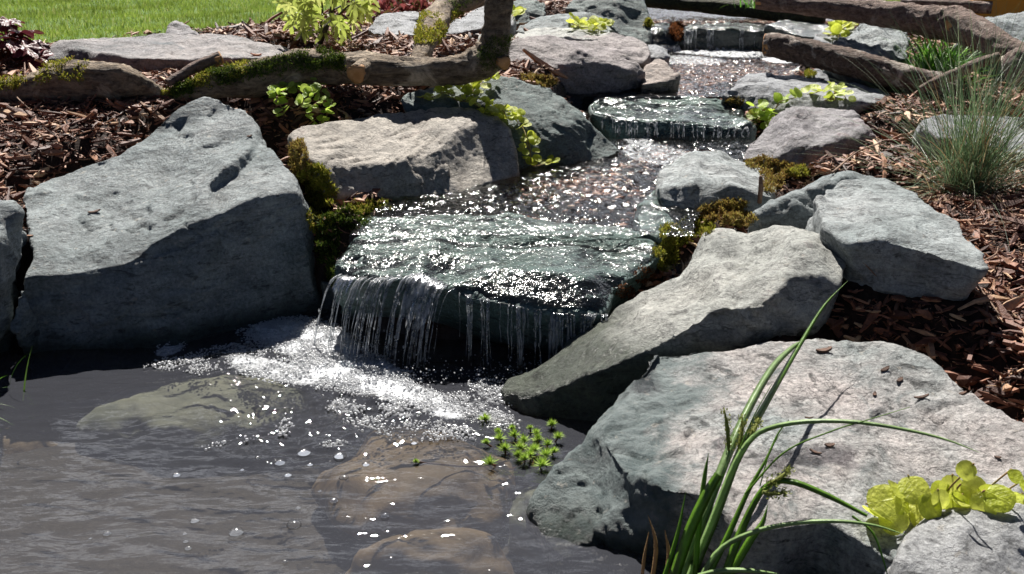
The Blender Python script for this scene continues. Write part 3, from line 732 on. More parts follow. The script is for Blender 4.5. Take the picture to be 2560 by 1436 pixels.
relief_rock('long', "long pale boulder on the right bank sloping into the pool, wet at its lower end",
  [(1258,985,3.12),(1270,960,3.18),(1330,915,3.24),(1400,868,3.3),(1490,790,3.36),(1560,745,3.45),(1640,710,3.54),(1700,690,3.58),(1738,640,3.68),(1755,576,3.8),(1792,559,3.84),(1850,557,3.84),(1872,580,3.76),(1920,560,3.76),(2010,572,3.64),(2070,603,3.5),(2117,645,3.36),
   (2112,695,3.2),(2092,745,3.14),(2045,810,3.10),(1965,845,3.09),(1850,875,3.06),(1720,930,3.02),(1600,1010,2.99),(1500,1110,2.97),(1400,1110,2.99),(1300,1060,3.05)],
  [cl, [(2060,600,3.46),(2112,695,3.2)], [(1780,768,3.12),(1790,700,3.3),(1850,640,3.52)]], mat='long', seed=38, amp=0.017, cell=0.15, bedding=(0.45,-0.5,0.7), strata=0.9)
ca = [(2058,575,3.42),(2113,608,3.27),(2222,598,3.24),(2328,627,3.17),(2400,652,3.12),(2474,678,3.05)]
relief_rock('right_front', "pale grey wedge-shaped boulder with a dark front face, lying on the right bark mulch",
  [(2033,492,3.66),(2060,466,3.76),(2100,446,3.84),(2150,444,3.86),(2205,450,3.85),(2292,480,3.72),(2330,510,3.6),(2400,555,3.42),(2442,600,3.28),(2476,660,3.1),ca[-1],(2440,712,3.08),(2380,730,3.13),(2262,745,3.22),(2180,722,3.25),(2125,668,3.27),(2085,612,3.36),ca[0],(2048,530,3.54)],
  [ca], mat='green_pale', seed=40, amp=0.014, cell=0.17, bedding=(-0.2,-0.4,1))
cbk = [(1905,528,3.84),(1960,493,3.90),(2050,458,3.98),(2085,452,3.95)]
relief_rock('right_back_wing', "dark-faced grey rock half hidden behind the pale wedge-shaped boulder",
  [(1892,545,3.84),cbk[0],(1932,498,3.98),(2000,458,4.1),(2055,434,4.18),(2112,420,4.24),(2150,424,4.22),(2220,445,4.12),(2300,480,3.98),(2250,525,3.9),(2150,545,3.86),(2060,570,3.85),(1985,576,3.87),(1905,574,3.86)],
  [cbk], mat='green', seed=41, amp=0.013, cell=0.14)
cf = [(1590,930,2.86),(1552,1000,2.74),(1505,1095,2.52),(1556,1170,2.37),(1612,1195,2.31),(1670,1222,2.25),(1735,1228,2.23),(1800,1274,2.15),(1845,1330,2.08),(1930,1322,2.09),(2070,1302,2.14),(2130,1335,2.08),(2186,1365,2.04),(2300,1420,1.97),(2450,1440,1.95)]
relief_rock('front', "largest foreground boulder, mottled pink and grey, with a jagged dark face above the pool",
  [(1632,868,2.97),(1680,864,3.0),(1735,860,3.0),(1815,866,2.98),(1900,855,2.99),(2070,847,3.0),(2200,850,2.98),(2248,857,2.96),(2328,897,2.85),(2412,958,2.7),(2497,1010,2.58),(2565,1052,2.5),(2680,1110,2.4),(2680,1600,1.97),
   (2400,1620,1.98),(2000,1620,2.09),(1700,1620,2.20),(1480,1560,2.24),(1395,1450,2.27),(1368,1385,2.31),(1355,1324,2.37),(1335,1284,2.42),(1338,1243,2.46),(1374,1180,2.52),(1418,1136,2.56),(1462,1090,2.62),(1498,1032,2.72),(1548,981,2.82),cf[0]],
  [[(1632,868,2.97)] + cf, [(1418,1136,2.56),(1480,1200,2.45),(1560,1260,2.34),(1600,1340,2.27)], [(1374,1180,2.52),(1440,1270,2.41),(1500,1330,2.31)], [(1670,1222,2.25),(1690,1300,2.24),(1720,1400,2.21)], [(1845,1330,2.08),(1850,1420,2.10)]],
  [(1800,1010,2.66),(1950,1030,2.6),(2200,1050,2.56),(2350,1200,2.32),(1640,1100,2.52)], E=(0.05,0.35,-0.32), mat='mottled', voxel=0.0085, amp=0.011, cell=0.16, seed=44, bedding=(0.2,-0.25,1), strata=0.8, rough=1.2,
  jag=lambda V: 1 + 0.9 * (1 - smooth01(0.30, 0.55, V[:, 0] - 0.25 * (V[:, 1] - 2.5))))
relief_rock('corner', "light grey stone in the bottom right corner, fine grained with one crack",
  [(2238,1400,1.96),(2262,1352,2.02),(2288,1322,2.06),(2320,1292,2.09),(2345,1272,2.11),(2390,1262,2.12),(2480,1264,2.12),(2570,1262,2.12),(2680,1268,2.1),(2680,1560,1.85),(2240,1560,1.86)],
  [[(2390,1262,2.12),(2398,1330,2.02),(2412,1440,1.9)]], E=(0.02,0.15,-0.2), mat='corner', seed=46, amp=0.007, cell=0.12, voxel=0.008, strata=0.3, rough=0.8)
cc = [(836,692,3.64),(890,700,3.58),(950,704,3.52),(1050,694,3.50),(1105,722,3.46),(1180,748,3.42),(1300,772,3.38),(1420,792,3.34),(1512,792,3.36)]
relief_rock('slab', "broad wet green slab in the middle with the main waterfall running over its edge",
  [(838,665,3.70),(880,602,3.88),(905,560,4.02),(925,540,4.10),(1000,530,4.16),(1150,528,4.2),(1350,540,4.2),(1500,558,4.14),(1640,578,4.04),(1655,640,3.78),(1605,684,3.62),(1540,728,3.5),cc[-1],(1500,880,3.42),(1420,878,3.44),(1300,850,3.48),(1180,812,3.52),(1105,784,3.56),(1050,760,3.60),(950,772,3.63),(890,765,3.68),(832,752,3.70),cc[0]],
  [cc, [(1225,652,3.66),(1300,662,3.635),(1380,666,3.62),(1470,676,3.60),(1565,684,3.60)], [(1225,664,3.60),(1300,680,3.55),(1380,688,3.53),(1470,700,3.52)]],
  [(1050,620,3.78),(1200,580,3.98)], E=(0,0.35,-0.3), mat='wet', seed=48, amp=0.009, cell=0.15, voxel=0.010, iters=9, strata=0.8)
cv = [(197,118,5.70),(253,132,5.56),(352,143,5.48),(422,146,5.46),(492,150,5.46),(580,143,5.52),(660,138,5.60)]
relief_rock('back_slab', "long low slab with a pink wet top behind the left log",
  [(116,150,5.62),(120,118,5.78),(145,102,5.9),(185,94,6.0),(235,92,6.05),(330,88,6.12),(430,84,6.18),(560,88,6.14),(640,104,5.98),(715,121,5.82),(740,132,5.72),(700,150,5.62),(560,176,5.52),(480,198,5.47),(400,203,5.47),(300,201,5.49),(200,195,5.57),(118,182,5.68)],
  [[(120,118,5.78)] + cv], mat='slab_left', seed=50, amp=0.013, cell=0.14, E=(0,0.25,-0.2), bedding=(0.1,-0.1,1))
relief_rock('lawn_stone', "small brown grey stone standing on the lawn behind the long low slab",
  [(414,84,6.3),(418,62,6.38),(440,49,6.45),(462,56,6.42),(478,74,6.35),(500,88,6.3),(455,94,6.26),(420,94,6.26)], mat='purple', seed=51, amp=0.01, cell=0.07, E=(0,0.15,-0.15), name="stone", cat="stone")
relief_rock('back_grey', "smooth grey rock on the mulch left of the mossy back branch",
  [(915,68,6.5),(935,48,6.65),(960,36,6.75),(1010,28,6.85),(1075,30,6.85),(1110,45,6.75),(1100,78,6.45),(1050,88,6.38),(980,86,6.4),(930,84,6.42)], mat='grey', seed=52, amp=0.012, cell=0.12, E=(0,0.25,-0.2), bedding=(0.2,-0.4,1))
relief_rock('back_blue', "blue grey rock under the back branch left of the upright trunk",
  [(1105,84,6.5),(1128,56,6.7),(1165,30,6.9),(1215,12,7.05),(1290,20,7.0),(1285,62,6.6),(1200,72,6.5),(1150,82,6.42)], [[(1165,30,6.9),(1170,70,6.5)]], mat='grey', seed=53, amp=0.012, cell=0.12, E=(0,0.25,-0.2))
relief_rock('trunk_foot', "pale stone peeping out left of the foot of the upright trunk",
  [(1188,118,5.6),(1195,85,5.8),(1215,72,5.85),(1270,75,5.85),(1270,130,5.5),(1200,135,5.5)], mat='pale', seed=54, amp=0.01, cell=0.1, E=(0,0.2,-0.2), name="stone", cat="stone")
relief_rock('fescue_back', "pale grey rock behind the blue green grass tuft at the right edge",
  [(2308,318,4.78),(2325,295,4.92),(2350,286,5.0),(2430,284,5.05),(2520,288,5.05),(2660,300,5.0),(2660,400,4.6),(2560,385,4.5),(2450,365,4.52),(2350,345,4.62)], mat='grey', seed=56, amp=0.012, cell=0.14)
relief_rock('far_right', "big grey rock with a shaded face under the yellow metal at the top right corner",
  [(2425,62,6.4),(2460,40,6.55),(2510,30,6.65),(2580,26,6.7),(2700,40,6.65),(2700,170,6.1),(2560,150,6.1),(2480,90,6.25)], [[(2460,62,6.36),(2520,50,6.4),(2620,60,6.4)]], mat='green', seed=57, amp=0.016, cell=0.16, E=(0,0.35,-0.3))
def lump(key, label, c, r, mat, seed, rot=0.0, amp=0.008, voxel=0.014, name="stone", cat="stone"):
    bm = bmesh.new(); bmesh.ops.create_icosphere(bm, subdivisions=3, radius=1.0)
    V = np.array([v.co[:] for v in bm.verts]); F = [tuple(v.index for v in f.verts) for f in bm.faces]; bm.free()
    V *= (1 + 0.22 * fbm(V * 1.3 + seed, 2))[:, None]
    V = V * np.asarray(r); cs_, sn = math.cos(rot), math.sin(rot)
    V = np.stack([V[:, 0] * cs_ - V[:, 1] * sn, V[:, 0] * sn + V[:, 1] * cs_, V[:, 2]], 1) + np.asarray(c)
    RV, RF = remeshed(V, F, voxel)
    RV = weather(RV, RF, seed, amp, 0.12)
    o = obj(name, RV, RF, M[mat]); tag(o, label, cat); ROCKS[key] = o
    return o
lump('sunk_pale', "pale greenish stone lying under the pool water in front of the peaked boulder", Z(520, 1050, -0.16), (0.42, 0.24, 0.12), 'under_pale', 61, 0.1)
lump('sunk_brown', "large golden brown stone under the pool water left of the floating water plant", Z(1050, 1230, -0.17), (0.30, 0.30, 0.13), 'under_brown', 62, 0.3)
lump('sunk_left', "brownish stone under the pool water at the left edge", Z(60, 1150, -0.27), (0.28, 0.2, 0.12), 'under_brown', 63, 0.0)
lump('sunk_front', "brown stone deep under the water at the bottom middle of the pool", Z(1080, 1440, -0.24), (0.24, 0.12, 0.12), 'under_brown', 64, 0.0)
lump('sunk_right', "pale stone under the water at the left foot of the mottled foreground boulder", Z(1330, 1330, -0.17), (0.085, 0.10, 0.125), 'under_pale', 65, 0.2, 0.012, 0.01)

# ------------------------------------------------------------------ the ground sheet itself
GX, GY = np.meshgrid(gx, gy)
GZ = ground_z(GX, GY)
# the soil is bedded in under every rock
drop = np.zeros_like(GZ); COVER = np.full(GZ.shape, -9.0)
bpy.context.view_layer.update()
near_x = np.where((gx > -3.2) & (gx < 4.6))[0]; near_y = np.where((gy > 1.4) & (gy < 9))[0]
for key, o in ROCKS.items():
    if key.startswith('sunk'): continue
    L = np.array(o.location); bb = np.array([c[:] for c in o.bound_box]) + L
    for iy in near_y[(gy[near_y] > bb[:, 1].min()) & (gy[near_y] < bb[:, 1].max())]:
        for ix in near_x[(gx[near_x] > bb[:, 0].min()) & (gx[near_x] < bb[:, 0].max())]:
            ok, hp, hn, hf = o.ray_cast((gx[ix] - L[0], gy[iy] - L[1], 3.0), (0, 0, -1))
            if ok: COVER[iy, ix] = max(COVER[iy, ix], hp[2] + L[2])
            if ok and hn[1] < 0.4: drop[iy, ix] = max(drop[iy, ix], GZ[iy, ix] - (hp[2] + L[2] - 0.045))
drop = np.where(drop > 0.24, 0, np.clip(drop, 0, 1))
for _ in range(8):
    pd = np.pad(drop, 1)
    drop = np.maximum(drop, np.maximum.reduce([pd[:-2, 1:-1], pd[2:, 1:-1], pd[1:-1, :-2], pd[1:-1, 2:]]) - 0.035)
GZ = GZ - drop
def soil_z(x, y):
    """height of the finished ground sheet (bilinear)"""
    x = np.asarray(x, float); y = np.asarray(y, float)
    ix = np.clip(np.searchsorted(gx, x) - 1, 0, len(gx) - 2); iy = np.clip(np.searchsorted(gy, y) - 1, 0, len(gy) - 2)
    fx = (x - gx[ix]) / (gx[ix + 1] - gx[ix]); fy = (y - gy[iy]) / (gy[iy + 1] - gy[iy])
    return (GZ[iy, ix] * (1 - fx) + GZ[iy, ix + 1] * fx) * (1 - fy) + (GZ[iy + 1, ix] * (1 - fx) + GZ[iy + 1, ix + 1] * fx) * fy
nx, ny = len(gx), len(gy)
idx = np.arange(nx * ny).reshape(ny, nx)
GF = np.stack([idx[:-1, :-1], idx[:-1, 1:], idx[1:, 1:], idx[1:, :-1]], -1).reshape(-1, 4)
def ground_mat():
    t = NT("ground soil and turf")
    co = t.coord(rand=False)
    n = t.noise(co, 30, 8, 0.7)
    soil = t.mix(t.ramp(n, [(0.35, 0.0), (0.65, 1.0)]), (0.016, 0.010, 0.008), (0.05, 0.028, 0.02))
    turf = t.mix(t.ramp(t.noise(co, 3, 6), [(0.35, 0.0), (0.65, 1.0)]), (0.06, 0.13, 0.016), (0.12, 0.19, 0.035))
    mud = t.mix(t.ramp(n, [(0.35, 0.0), (0.65, 1.0)]), (0.062, 0.055, 0.052), (0.098, 0.086, 0.08))
    at = t.n("Attribute"); at.attribute_name = "turf"
    am = t.n("Attribute"); am.attribute_name = "mud"
    col = t.mix(am.outputs['Fac'], t.mix(at.outputs['Fac'], soil, turf), mud)
    return t.done(t.principled(col, 0.85, t.bump(n, 0.6, 0.02), 0.2))
ground = obj("ground", np.stack([GX.ravel(), GY.ravel(), GZ.ravel()], 1), GF, ground_mat(), origin=(0, 0, 0))
tag(ground, kind="structure")
a_ = ground.data.attributes.new("turf", 'FLOAT', 'POINT')
a_.data.foreach_set('value', (GY.ravel() > lawn_edge(GX.ravel())).astype(np.float32))
a_ = ground.data.attributes.new("mud", 'FLOAT', 'POINT')
a_.data.foreach_set('value', (GZ.ravel() < 0.0).astype(np.float32))


# ------------------------------------------------------------------ water: pool, stream, falls
wx = np.arange(-2.3, 1.75, 0.0105); wy = np.arange(1.5, 4.05, 0.0105)
WX, WY = np.meshgrid(wx, wy)
q = np.stack([WX.ravel(), WY.ravel(), np.zeros(WX.size)], 1)
fall_at = np.array((-0.62, 3.2))
dist_f = np.hypot(q[:, 0] - fall_at[0], q[:, 1] - fall_at[1])
stir = np.clip(1.25 - dist_f / 1.15, 0.14, 1.0)
wv = 0.0042 * fbm(q * np.array((8, 18, 1)) + 9, 2) * (0.3 + 0.7 * stir)
wv += 0.0080 * fbm(q * np.array((3.6, 8.0, 1)), 3, 0.5) * (0.22 + 0.78 * stir)
wv += 0.0024 * stir ** 2 * fbm(q * np.array((11, 24, 1)) + 5, 3, 0.55)
wv += 0.0030 * np.sin(dist_f * 42 + 2.5 * pnoise(q * 3)) * np.exp(-dist_f / 0.55)
wv += 0.0060 * np.clip(stir - 0.75, 0, 1) * 4 * fbm(q * 38, 2)
def in_px(pts, blobs):
    px, py = to_px(pts)
    d = np.zeros(len(pts))
    for (cx, cy, rx, ry, ang, dens) in blobs:
        a = math.radians(ang); dx, dy = px - cx, py - cy
        u = (dx * math.cos(a) + dy * math.sin(a)) / rx; v = (-dx * math.sin(a) + dy * math.cos(a)) / ry
        d = np.maximum(d, dens * np.clip(1.6 * (1 - (u * u + v * v)), 0, 1))
    return d
FOAM = [(540, 905, 190, 34, -6, 0.42), (1000, 1075, 150, 30, 8, 0.32), (760, 850, 190, 62, 12, 0.9), (880, 930, 190, 62, 14, 1.0), (700, 930, 190, 38, 12, 0.75), (960, 960, 120, 55, 20, 0.9), (1080, 1010, 130, 40, 24, 0.75), (1000, 1030, 60, 22, 10, 0.6), (860, 1020, 60, 22, 0, 0.6),
        (425, 875, 52, 20, -14, 0.8), (570, 880, 90, 18, -4, 0.6), (1200, 1030, 110, 38, 20, 0.6), (1230, 980, 70, 40, 30, 0.6), (715, 1070, 26, 26, 0, 0.5), (590, 1108, 100, 10, -10, 0.35), (835, 1115, 40, 12, -5, 0.6), (1120, 1080, 120, 24, 10, 0.4)]
fz = in_px(q, FOAM)
pool = obj("pool_water", np.stack([q[:, 0], q[:, 1], wv + 0.004 * fz * (1 + fbm(q * 30, 2))], 1),
           (lambda i: np.stack([i[:-1, :-1], i[:-1, 1:], i[1:, 1:], i[1:, :-1]], -1).reshape(-1, 4))(np.arange(WX.size).reshape(WX.shape)), M['pool'], origin=(0, 0, 0))
tag(pool, kind="structure")
a_ = pool.data.attributes.new("froth", 'FLOAT', 'POINT')
a_.data.foreach_set('value', (fz * 0.82).astype(np.float32))

# stream: a film over bed and ledges, found by dropping rays on them
bpy.context.view_layer.update()
sx = np.arange(-0.75, 2.7, 0.0125); sy = np.arange(3.36, 9.3, 0.0125)
SXg, SYg = np.meshgrid(sx, sy)
H = np.full(SXg.shape, -9.0)
inside = np.abs(SXg - stream_x(SYg)) < stream_w(SYg) * 1.14
level = np.interp(SYg, [3.87, 3.88, 4.06, 5.42, 5.43, 5.84, 5.85, 7.66, 7.67, 7.95, 7.96, 10], [-9, 0.314, 0.336, 0.372, -9, -9, 0.505, 0.535, -9, -9, 0.70, 0.715])
H[inside] = level[inside]
H[inside] = np.maximum(H[inside], soil_z(SXg[inside], SYg[inside]) + 0.010)
wet_rocks = [ROCKS[k] for k in ('slab', 'mid_ledge', 'upper_ledge', 'side_ledge', 'wet_flat')]
for o in wet_rocks:
    L = np.array(o.location); bb = np.array([c[:] for c in o.bound_box]) + L
    iys = np.where((sy > bb[:, 1].min()) & (sy < bb[:, 1].max()))[0]; ixs = np.where((sx > bb[:, 0].min()) & (sx < bb[:, 0].max()))[0]
    for iy in iys:
        for ix in ixs:
            ok, hp, hn, hf = o.ray_cast((sx[ix] - L[0], sy[iy] - L[1], 3.0), (0, 0, -1))
            if ok and hn[2] > 0.35: H[iy, ix] = max(H[iy, ix], hp[2] + L[2] + 0.007); inside[iy, ix] = True
H[H < -1] = np.nan
B = H.copy()
for _ in range(2):
    pd = np.pad(B, 1, constant_values=np.nan)
    st = np.stack([pd[1:-1, 1:-1], pd[:-2, 1:-1], pd[2:, 1:-1], pd[1:-1, :-2], pd[1:-1, 2:]])
    with np.errstate(all='ignore'):
        import warnings; warnings.simplefilter('ignore')
        av = np.nanmean(st, 0)
    B = np.where(np.isnan(H), np.nan, np.maximum(av, H - 0.004))
q = np.stack([SXg.ravel(), SYg.ravel(), np.zeros(SXg.size)], 1)
tiers = ((SYg > 4.12) & (SYg < 5.36)) | ((SYg > 5.95) & (SYg < 7.7))
B = B + np.where(tiers, 1.0, 0.0) * (0.0088 * fbm(q * np.array((22, 17, 1)) + 3, 3, 0.6)).reshape(B.shape)
B = B + (0.0050 * fbm(q * np.array((11, 5, 1)), 3, 0.55) + np.where(tiers, 0.0062, 0.0036).ravel() * fbm(q * np.array((30, 20, 1)), 2)).reshape(B.shape)
ok = ~np.isnan(B) & (B > 0.10)
fi = np.arange(B.size).reshape(B.shape)
qf = np.stack([fi[:-1, :-1], fi[:-1, 1:], fi[1:, 1:], fi[1:, :-1]], -1).reshape(-1, 4)
hz = np.where(ok, B, -5).ravel()[qf]
qf = qf[(hz.min(1) > 0) & (hz.max(1) - hz.min(1) < 0.07)]
used = np.unique(qf); remap = np.zeros(B.size, int); remap[used] = np.arange(len(used))
SV = np.stack([SXg.ravel(), SYg.ravel(), np.nan_to_num(B).ravel()], 1)[used]
stream = obj("stream_water", SV, remap[qf], M['stream'], origin=(0, 0, 0))
tag(stream, kind="structure")
a_ = stream.data.attributes.new("froth", 'FLOAT', 'POINT')
FROTH = [(1640, 385, 130, 40, 8, 0.52), (1590, 345, 70, 30, 25, 0.55), (1700, 400, 100, 40, 20, 0.45), (1780, 128, 200, 18, 4, 0.62), (1720, 150, 130, 16, 3, 0.55), (1950, 150, 60, 12, 3, 0.7), (1480, 440, 200, 60, -15, 0.38), (1500, 320, 60, 25, 30, 0.5), (1350, 700, 200, 30, 5, 0.22)]
a_.data.foreach_set('value', in_px(SV, FROTH).astype(np.float32))

# gravel in the shallow reach between the two ledges
def pebbles(pos, size, r):
    bm = bmesh.new(); bmesh.ops.create_icosphere(bm, subdivisions=1, radius=1.0)
    bv = np.array([v.co[:] for v in bm.verts]); bf = np.array([[v.index for v in f.verts] for f in bm.faces]); bm.free()
    n = len(pos); sc3 = size[:, None] * r.uniform(0.55, 1.2, (n, 3)) * np.array((1.15, 1.0, 0.55))
    a = r.uniform(0, 6.28, n); ca_, sa_ = np.cos(a), np.sin(a)
    jit = 1 + r.normal(0, 0.14, (n, len(bv), 1))
    v = bv[None] * jit * sc3[:, None, :]
    v = np.stack([v[..., 0] * ca_[:, None] - v[..., 1] * sa_[:, None], v[..., 0] * sa_[:, None] + v[..., 1] * ca_[:, None], v[..., 2]], -1) + pos[:, None, :]
    return v.reshape(-1, 3), (bf[None] + (np.arange(n) * len(bv))[:, None, None]).reshape(-1, 3)
yy = rng.uniform(3.7, 8.6, 9000)
xx = stream_x(yy) + rng.uniform(-1.05, 1.05, 9000) * stream_w(yy)
zz = soil_z(xx, yy)
k = zz > 0.12
gv, gf = pebbles(np.stack([xx, yy, zz + 0.002], 1)[k], rng.uniform(0.008, 0.024, 9000)[k], rng)
tag(obj("streambed_gravel", gv, gf, M['gravel'], origin=(0, 0, 0)), "reddish brown gravel on the bed of the stream", "gravel", kind="stuff")

# threads of falling water
def fall_threads(name, lips, seed, sheets=()):
    """lips: (lip point px,py, Y, vx, vy, landing z, width)"""
    r = np.random.default_rng(seed); parts = []
    for (px, py, Y, vx, vy, zl, wd) in lips:
        p0 = P(px, py, Y); h = max(0.03, p0[2] - zl); T = math.sqrt(2 * h / 9.8)
        n = 12; t = np.linspace(-0.25, 1, n) * T
        jx = np.cumsum(r.normal(0, 0.0016, n)); 
        pth = np.stack([p0[0] + vx * t + jx, p0[1] - vy * np.abs(t) * np.sign(t), np.where(t < 0, p0[2] + 0.004 - 0.3 * t * 0.0, p0[2] + 0.004 - 4.9 * t * t)], 1)
        rad = wd * (0.55 + 0.9 * r.random(n)) * np.linspace(1.15, 0.55, n)
        parts.append(tube(pth, rad, 6))
        for _ in range(r.integers(0, 4)):          # beads breaking off
            i = r.integers(n // 2, n); c = pth[i] + r.normal(0, 0.006, 3)
            tt = np.array([(0, 0, -1), (0, 0, -0.4), (0, 0, 0.5), (0, 0, 1.0)]) * wd * 1.8 + c
            parts.append(tube(tt, np.array((0.2, 1, 0.8, 0.1)) * wd * 0.9, 5))
    for (xa, xb, vx, vy, drop) in sheets:              # thin glassy aprons between the threads
        nc, nr = 14, 9; V = []
        for i in range(nc):
            x = xa + (xb - xa) * i / (nc - 1); y, Y = lip_at(x); p0 = P(x, y, Y)
            dd = drop * (0.55 + 0.45 * r.random()) * p0[2]
            for j in range(nr):
                tq = (j / (nr - 1) * 1.15 - 0.15) * math.sqrt(2 * dd / 9.8)
                V.append((p0[0] + vx * tq + r.normal(0, 0.0007), p0[1] - vy * tq + 0.004 * math.sin(i * 1.9) + r.normal(0, 0.0007), p0[2] + 0.006 - 4.9 * max(tq, 0) ** 2))
        parts.append((np.array(V), [(i * nr + j, (i + 1) * nr + j, (i + 1) * nr + j + 1, i * nr + j + 1) for i in range(nc - 1) for j in range(nr - 1)]))
    V, F = merge(parts)
    return obj(name, V, F, M['fall'], origin=V.mean(0))
r_ = np.random.default_rng(21); lips = []
lipx = [836, 890, 950, 1050, 1105, 1180, 1300, 1420, 1512]; lipy = [694, 700, 704, 694, 722, 748, 772, 792, 792]; lipY = [3.64, 3.58, 3.52, 3.50, 3.46, 3.42, 3.38, 3.34, 3.36]
def lip_at(x): return np.interp(x, lipx, lipy), np.interp(x, lipx, lipY)
for c0, sp, n in ((855, 14, 4), (905, 10, 5), (935, 8, 4), (975, 12, 6), (1060, 26, 13), (1100, 14, 5)):
    for _ in range(n):
        x = c0 + r_.normal(0, sp); y, Y = lip_at(x)
        lips.append((x, y, Y, -0.30 + r_.normal(0, 0.03), 0.42 + r_.normal(0, 0.06), r_.choice([0.0, 0.0, 0.03]), r_.uniform(0.0018, 0.0050)))
for c0, sp, n in ((1172, 5, 4), (1230, 10, 2), (1305, 18, 6), (1345, 8, 3), (1388, 10, 7), (1425, 12, 4), (1465, 14, 6), (1500, 10, 5)):
    for _ in range(n):
        x = c0 + r_.normal(0, sp); y, Y = lip_at(x)
        lips.append((x, y, Y, r_.normal(0, 0.03), 0.16 + r_.normal(0, 0.05), r_.choice([0.0, 0.02]), r_.uniform(0.0018, 0.0046)))
for _ in range(46):
    x = r_.uniform(840, 1512); y, Y = lip_at(x); lf = x < 1130
    lips.append((x, y, Y, (-0.3 if lf else 0) + r_.normal(0, 0.04), (0.42 if lf else 0.16) + r_.normal(0, 0.06), r_.choice([0.0, 0.04, 0.09]), r_.uniform(0.0010, 0.0024)))
tag(fall_threads("waterfall", lips, 5, [(850, 890, -0.3, 0.42, 0.22), (1040, 1105, -0.34, 0.5, 0.55), (1380, 1408, 0, 0.2, 0.6)]), kind="structure")
lips = []
for c0, sp, n in ((1716, 5, 5), (1735, 6, 4), (1775, 7, 6), (1850, 20, 4)):
    for _ in range(n):
        lips.append((c0 + r_.normal(0, sp), 78, 7.68, r_.normal(0, 0.03), 0.22, 0.535, r_.uniform(0.002, 0.006)))
tag(fall_threads("waterfall", lips, 6), kind="structure")
lips = []
for _ in range(46):
    x = r_.uniform(1500, 1870)
    lips.append((x, float(np.interp(x, [1478, 1540, 1620, 1720, 1800, 1880], [284, 302, 309, 311, 319, 323])), float(np.interp(x, [1478, 1540, 1620, 1720, 1800, 1880], [5.57, 5.46, 5.41, 5.38, 5.38, 5.42])), r_.normal(0, 0.06), 0.2, 0.372, r_.uniform(0.0015, 0.004)))
tag(fall_threads("waterfall", lips, 7), kind="structure")

# foam: crowds of small bubbles
r_ = np.random.default_rng(8)
NB = 330000
cand = np.stack([r_.uniform(-1.6, 0.35, NB), r_.uniform(2.2, 3.9, NB), np.zeros(NB)], 1)
den = in_px(cand, FOAM) * (0.12 + 1.1 * np.clip(fbm(cand * 8, 4, 0.6) * 1.3 + 0.35, 0, 1))
cand = cand[r_.random(NB) < den * 0.62]
def bubbles(pos, rad, sub=1):
    bm = bmesh.new(); bmesh.ops.create_icosphere(bm, subdivisions=sub, radius=1.0)
    bv = np.array([v.co[:] for v in bm.verts]); bf = np.array([[v.index for v in f.verts] for f in bm.faces]); bm.free()
    v = bv[None] * rad[:, None, None] * np.array((1, 1, 0.8)) + pos[:, None, :]
    return v.reshape(-1, 3), (bf[None] + (np.arange(len(pos)) * len(bv))[:, None, None]).reshape(-1, 3)
fr_ = r_.gamma(2.5, 0.0007, len(cand)) + 0.0011
cand[:, 2] = 0.004 + 0.010 * in_px(cand, FOAM) * r_.random(len(cand))
fv, ff = bubbles(cand, fr_)
tag(obj("foam", fv, ff, M['foam'], origin=(0, 0, 0)), "white bubbly foam drifting on the pool from the waterfall", "foam", kind="stuff")
# splash droplets at the foot of the falls
n = 500
sx_ = r_.choice([-0.42, -0.28, -0.12, 0.0, 0.08, 0.14], n) + r_.normal(0, 0.05, n)
sp = np.stack([sx_, 3.28 + r_.normal(0, 0.06, n), np.abs(r_.normal(0, 0.02, n)) + 0.003], 1)
dv, df_ = bubbles(sp, r_.uniform(0.0012, 0.0036, n))
tag(obj("spray", dv, df_, M['foam'], origin=(0, 0, 0)), "fine spray of droplets at the foot of the main waterfall", "spray", kind="stuff")

# ------------------------------------------------------------------ logs and branches
def hit(px, py, skip_water=True):
    """the solid surface met by looking along (px,py): point, normal"""
    dg = bpy.context.evaluated_depsgraph_get()
    o = Vector((0, 0, CAM_H)); d = Vector(ray(px, py)).normalized()
    for _ in range(8):
        ok, loc, nor, fi_, ob, mt_ = sc.ray_cast(dg, o, d)
        if not ok: return None, None
        if ob.name.split('.')[0] in ('pool_water', 'stream_water', 'waterfall', 'foam', 'spray') and skip_water: o = loc + d * 0.002; continue
        return np.array(loc), np.array(nor)
    return None, None
def limb_geo(pts, seed, n=90, sides=36, knob=0.12, groove=0.05):
    pts = np.array(pts, float)
    path = catmull(np.stack([P(p[0], p[1], p[2]) for p in pts]), n)
    rad = np.interp(np.linspace(0, len(pts) - 1, n), range(len(pts)), pts[:, 3])
    V, F = tube(path, rad, sides)
    C = np.repeat(path, sides, 0); D = V - C
    ang = np.tile(np.arange(sides) / sides * 2 * math.pi, n); t = np.repeat(np.linspace(0, 1, n), sides) * len(pts)
    f0 = np.random.default_rng(seed)
    cyl = np.stack([np.cos(ang) * 1.1, np.sin(ang) * 1.1, t * 1.1 + seed], 1)
    f = 1 + knob * 1.25 * fbm(cyl, 4, 0.55) + groove * fbm(np.stack([np.cos(ang) * 5, np.sin(ang) * 5, t * 0.9 + seed], 1), 3, 0.6) + 0.05 * fbm(V * 50, 3, 0.6)
    return C + D * f[:, None], F, path, rad
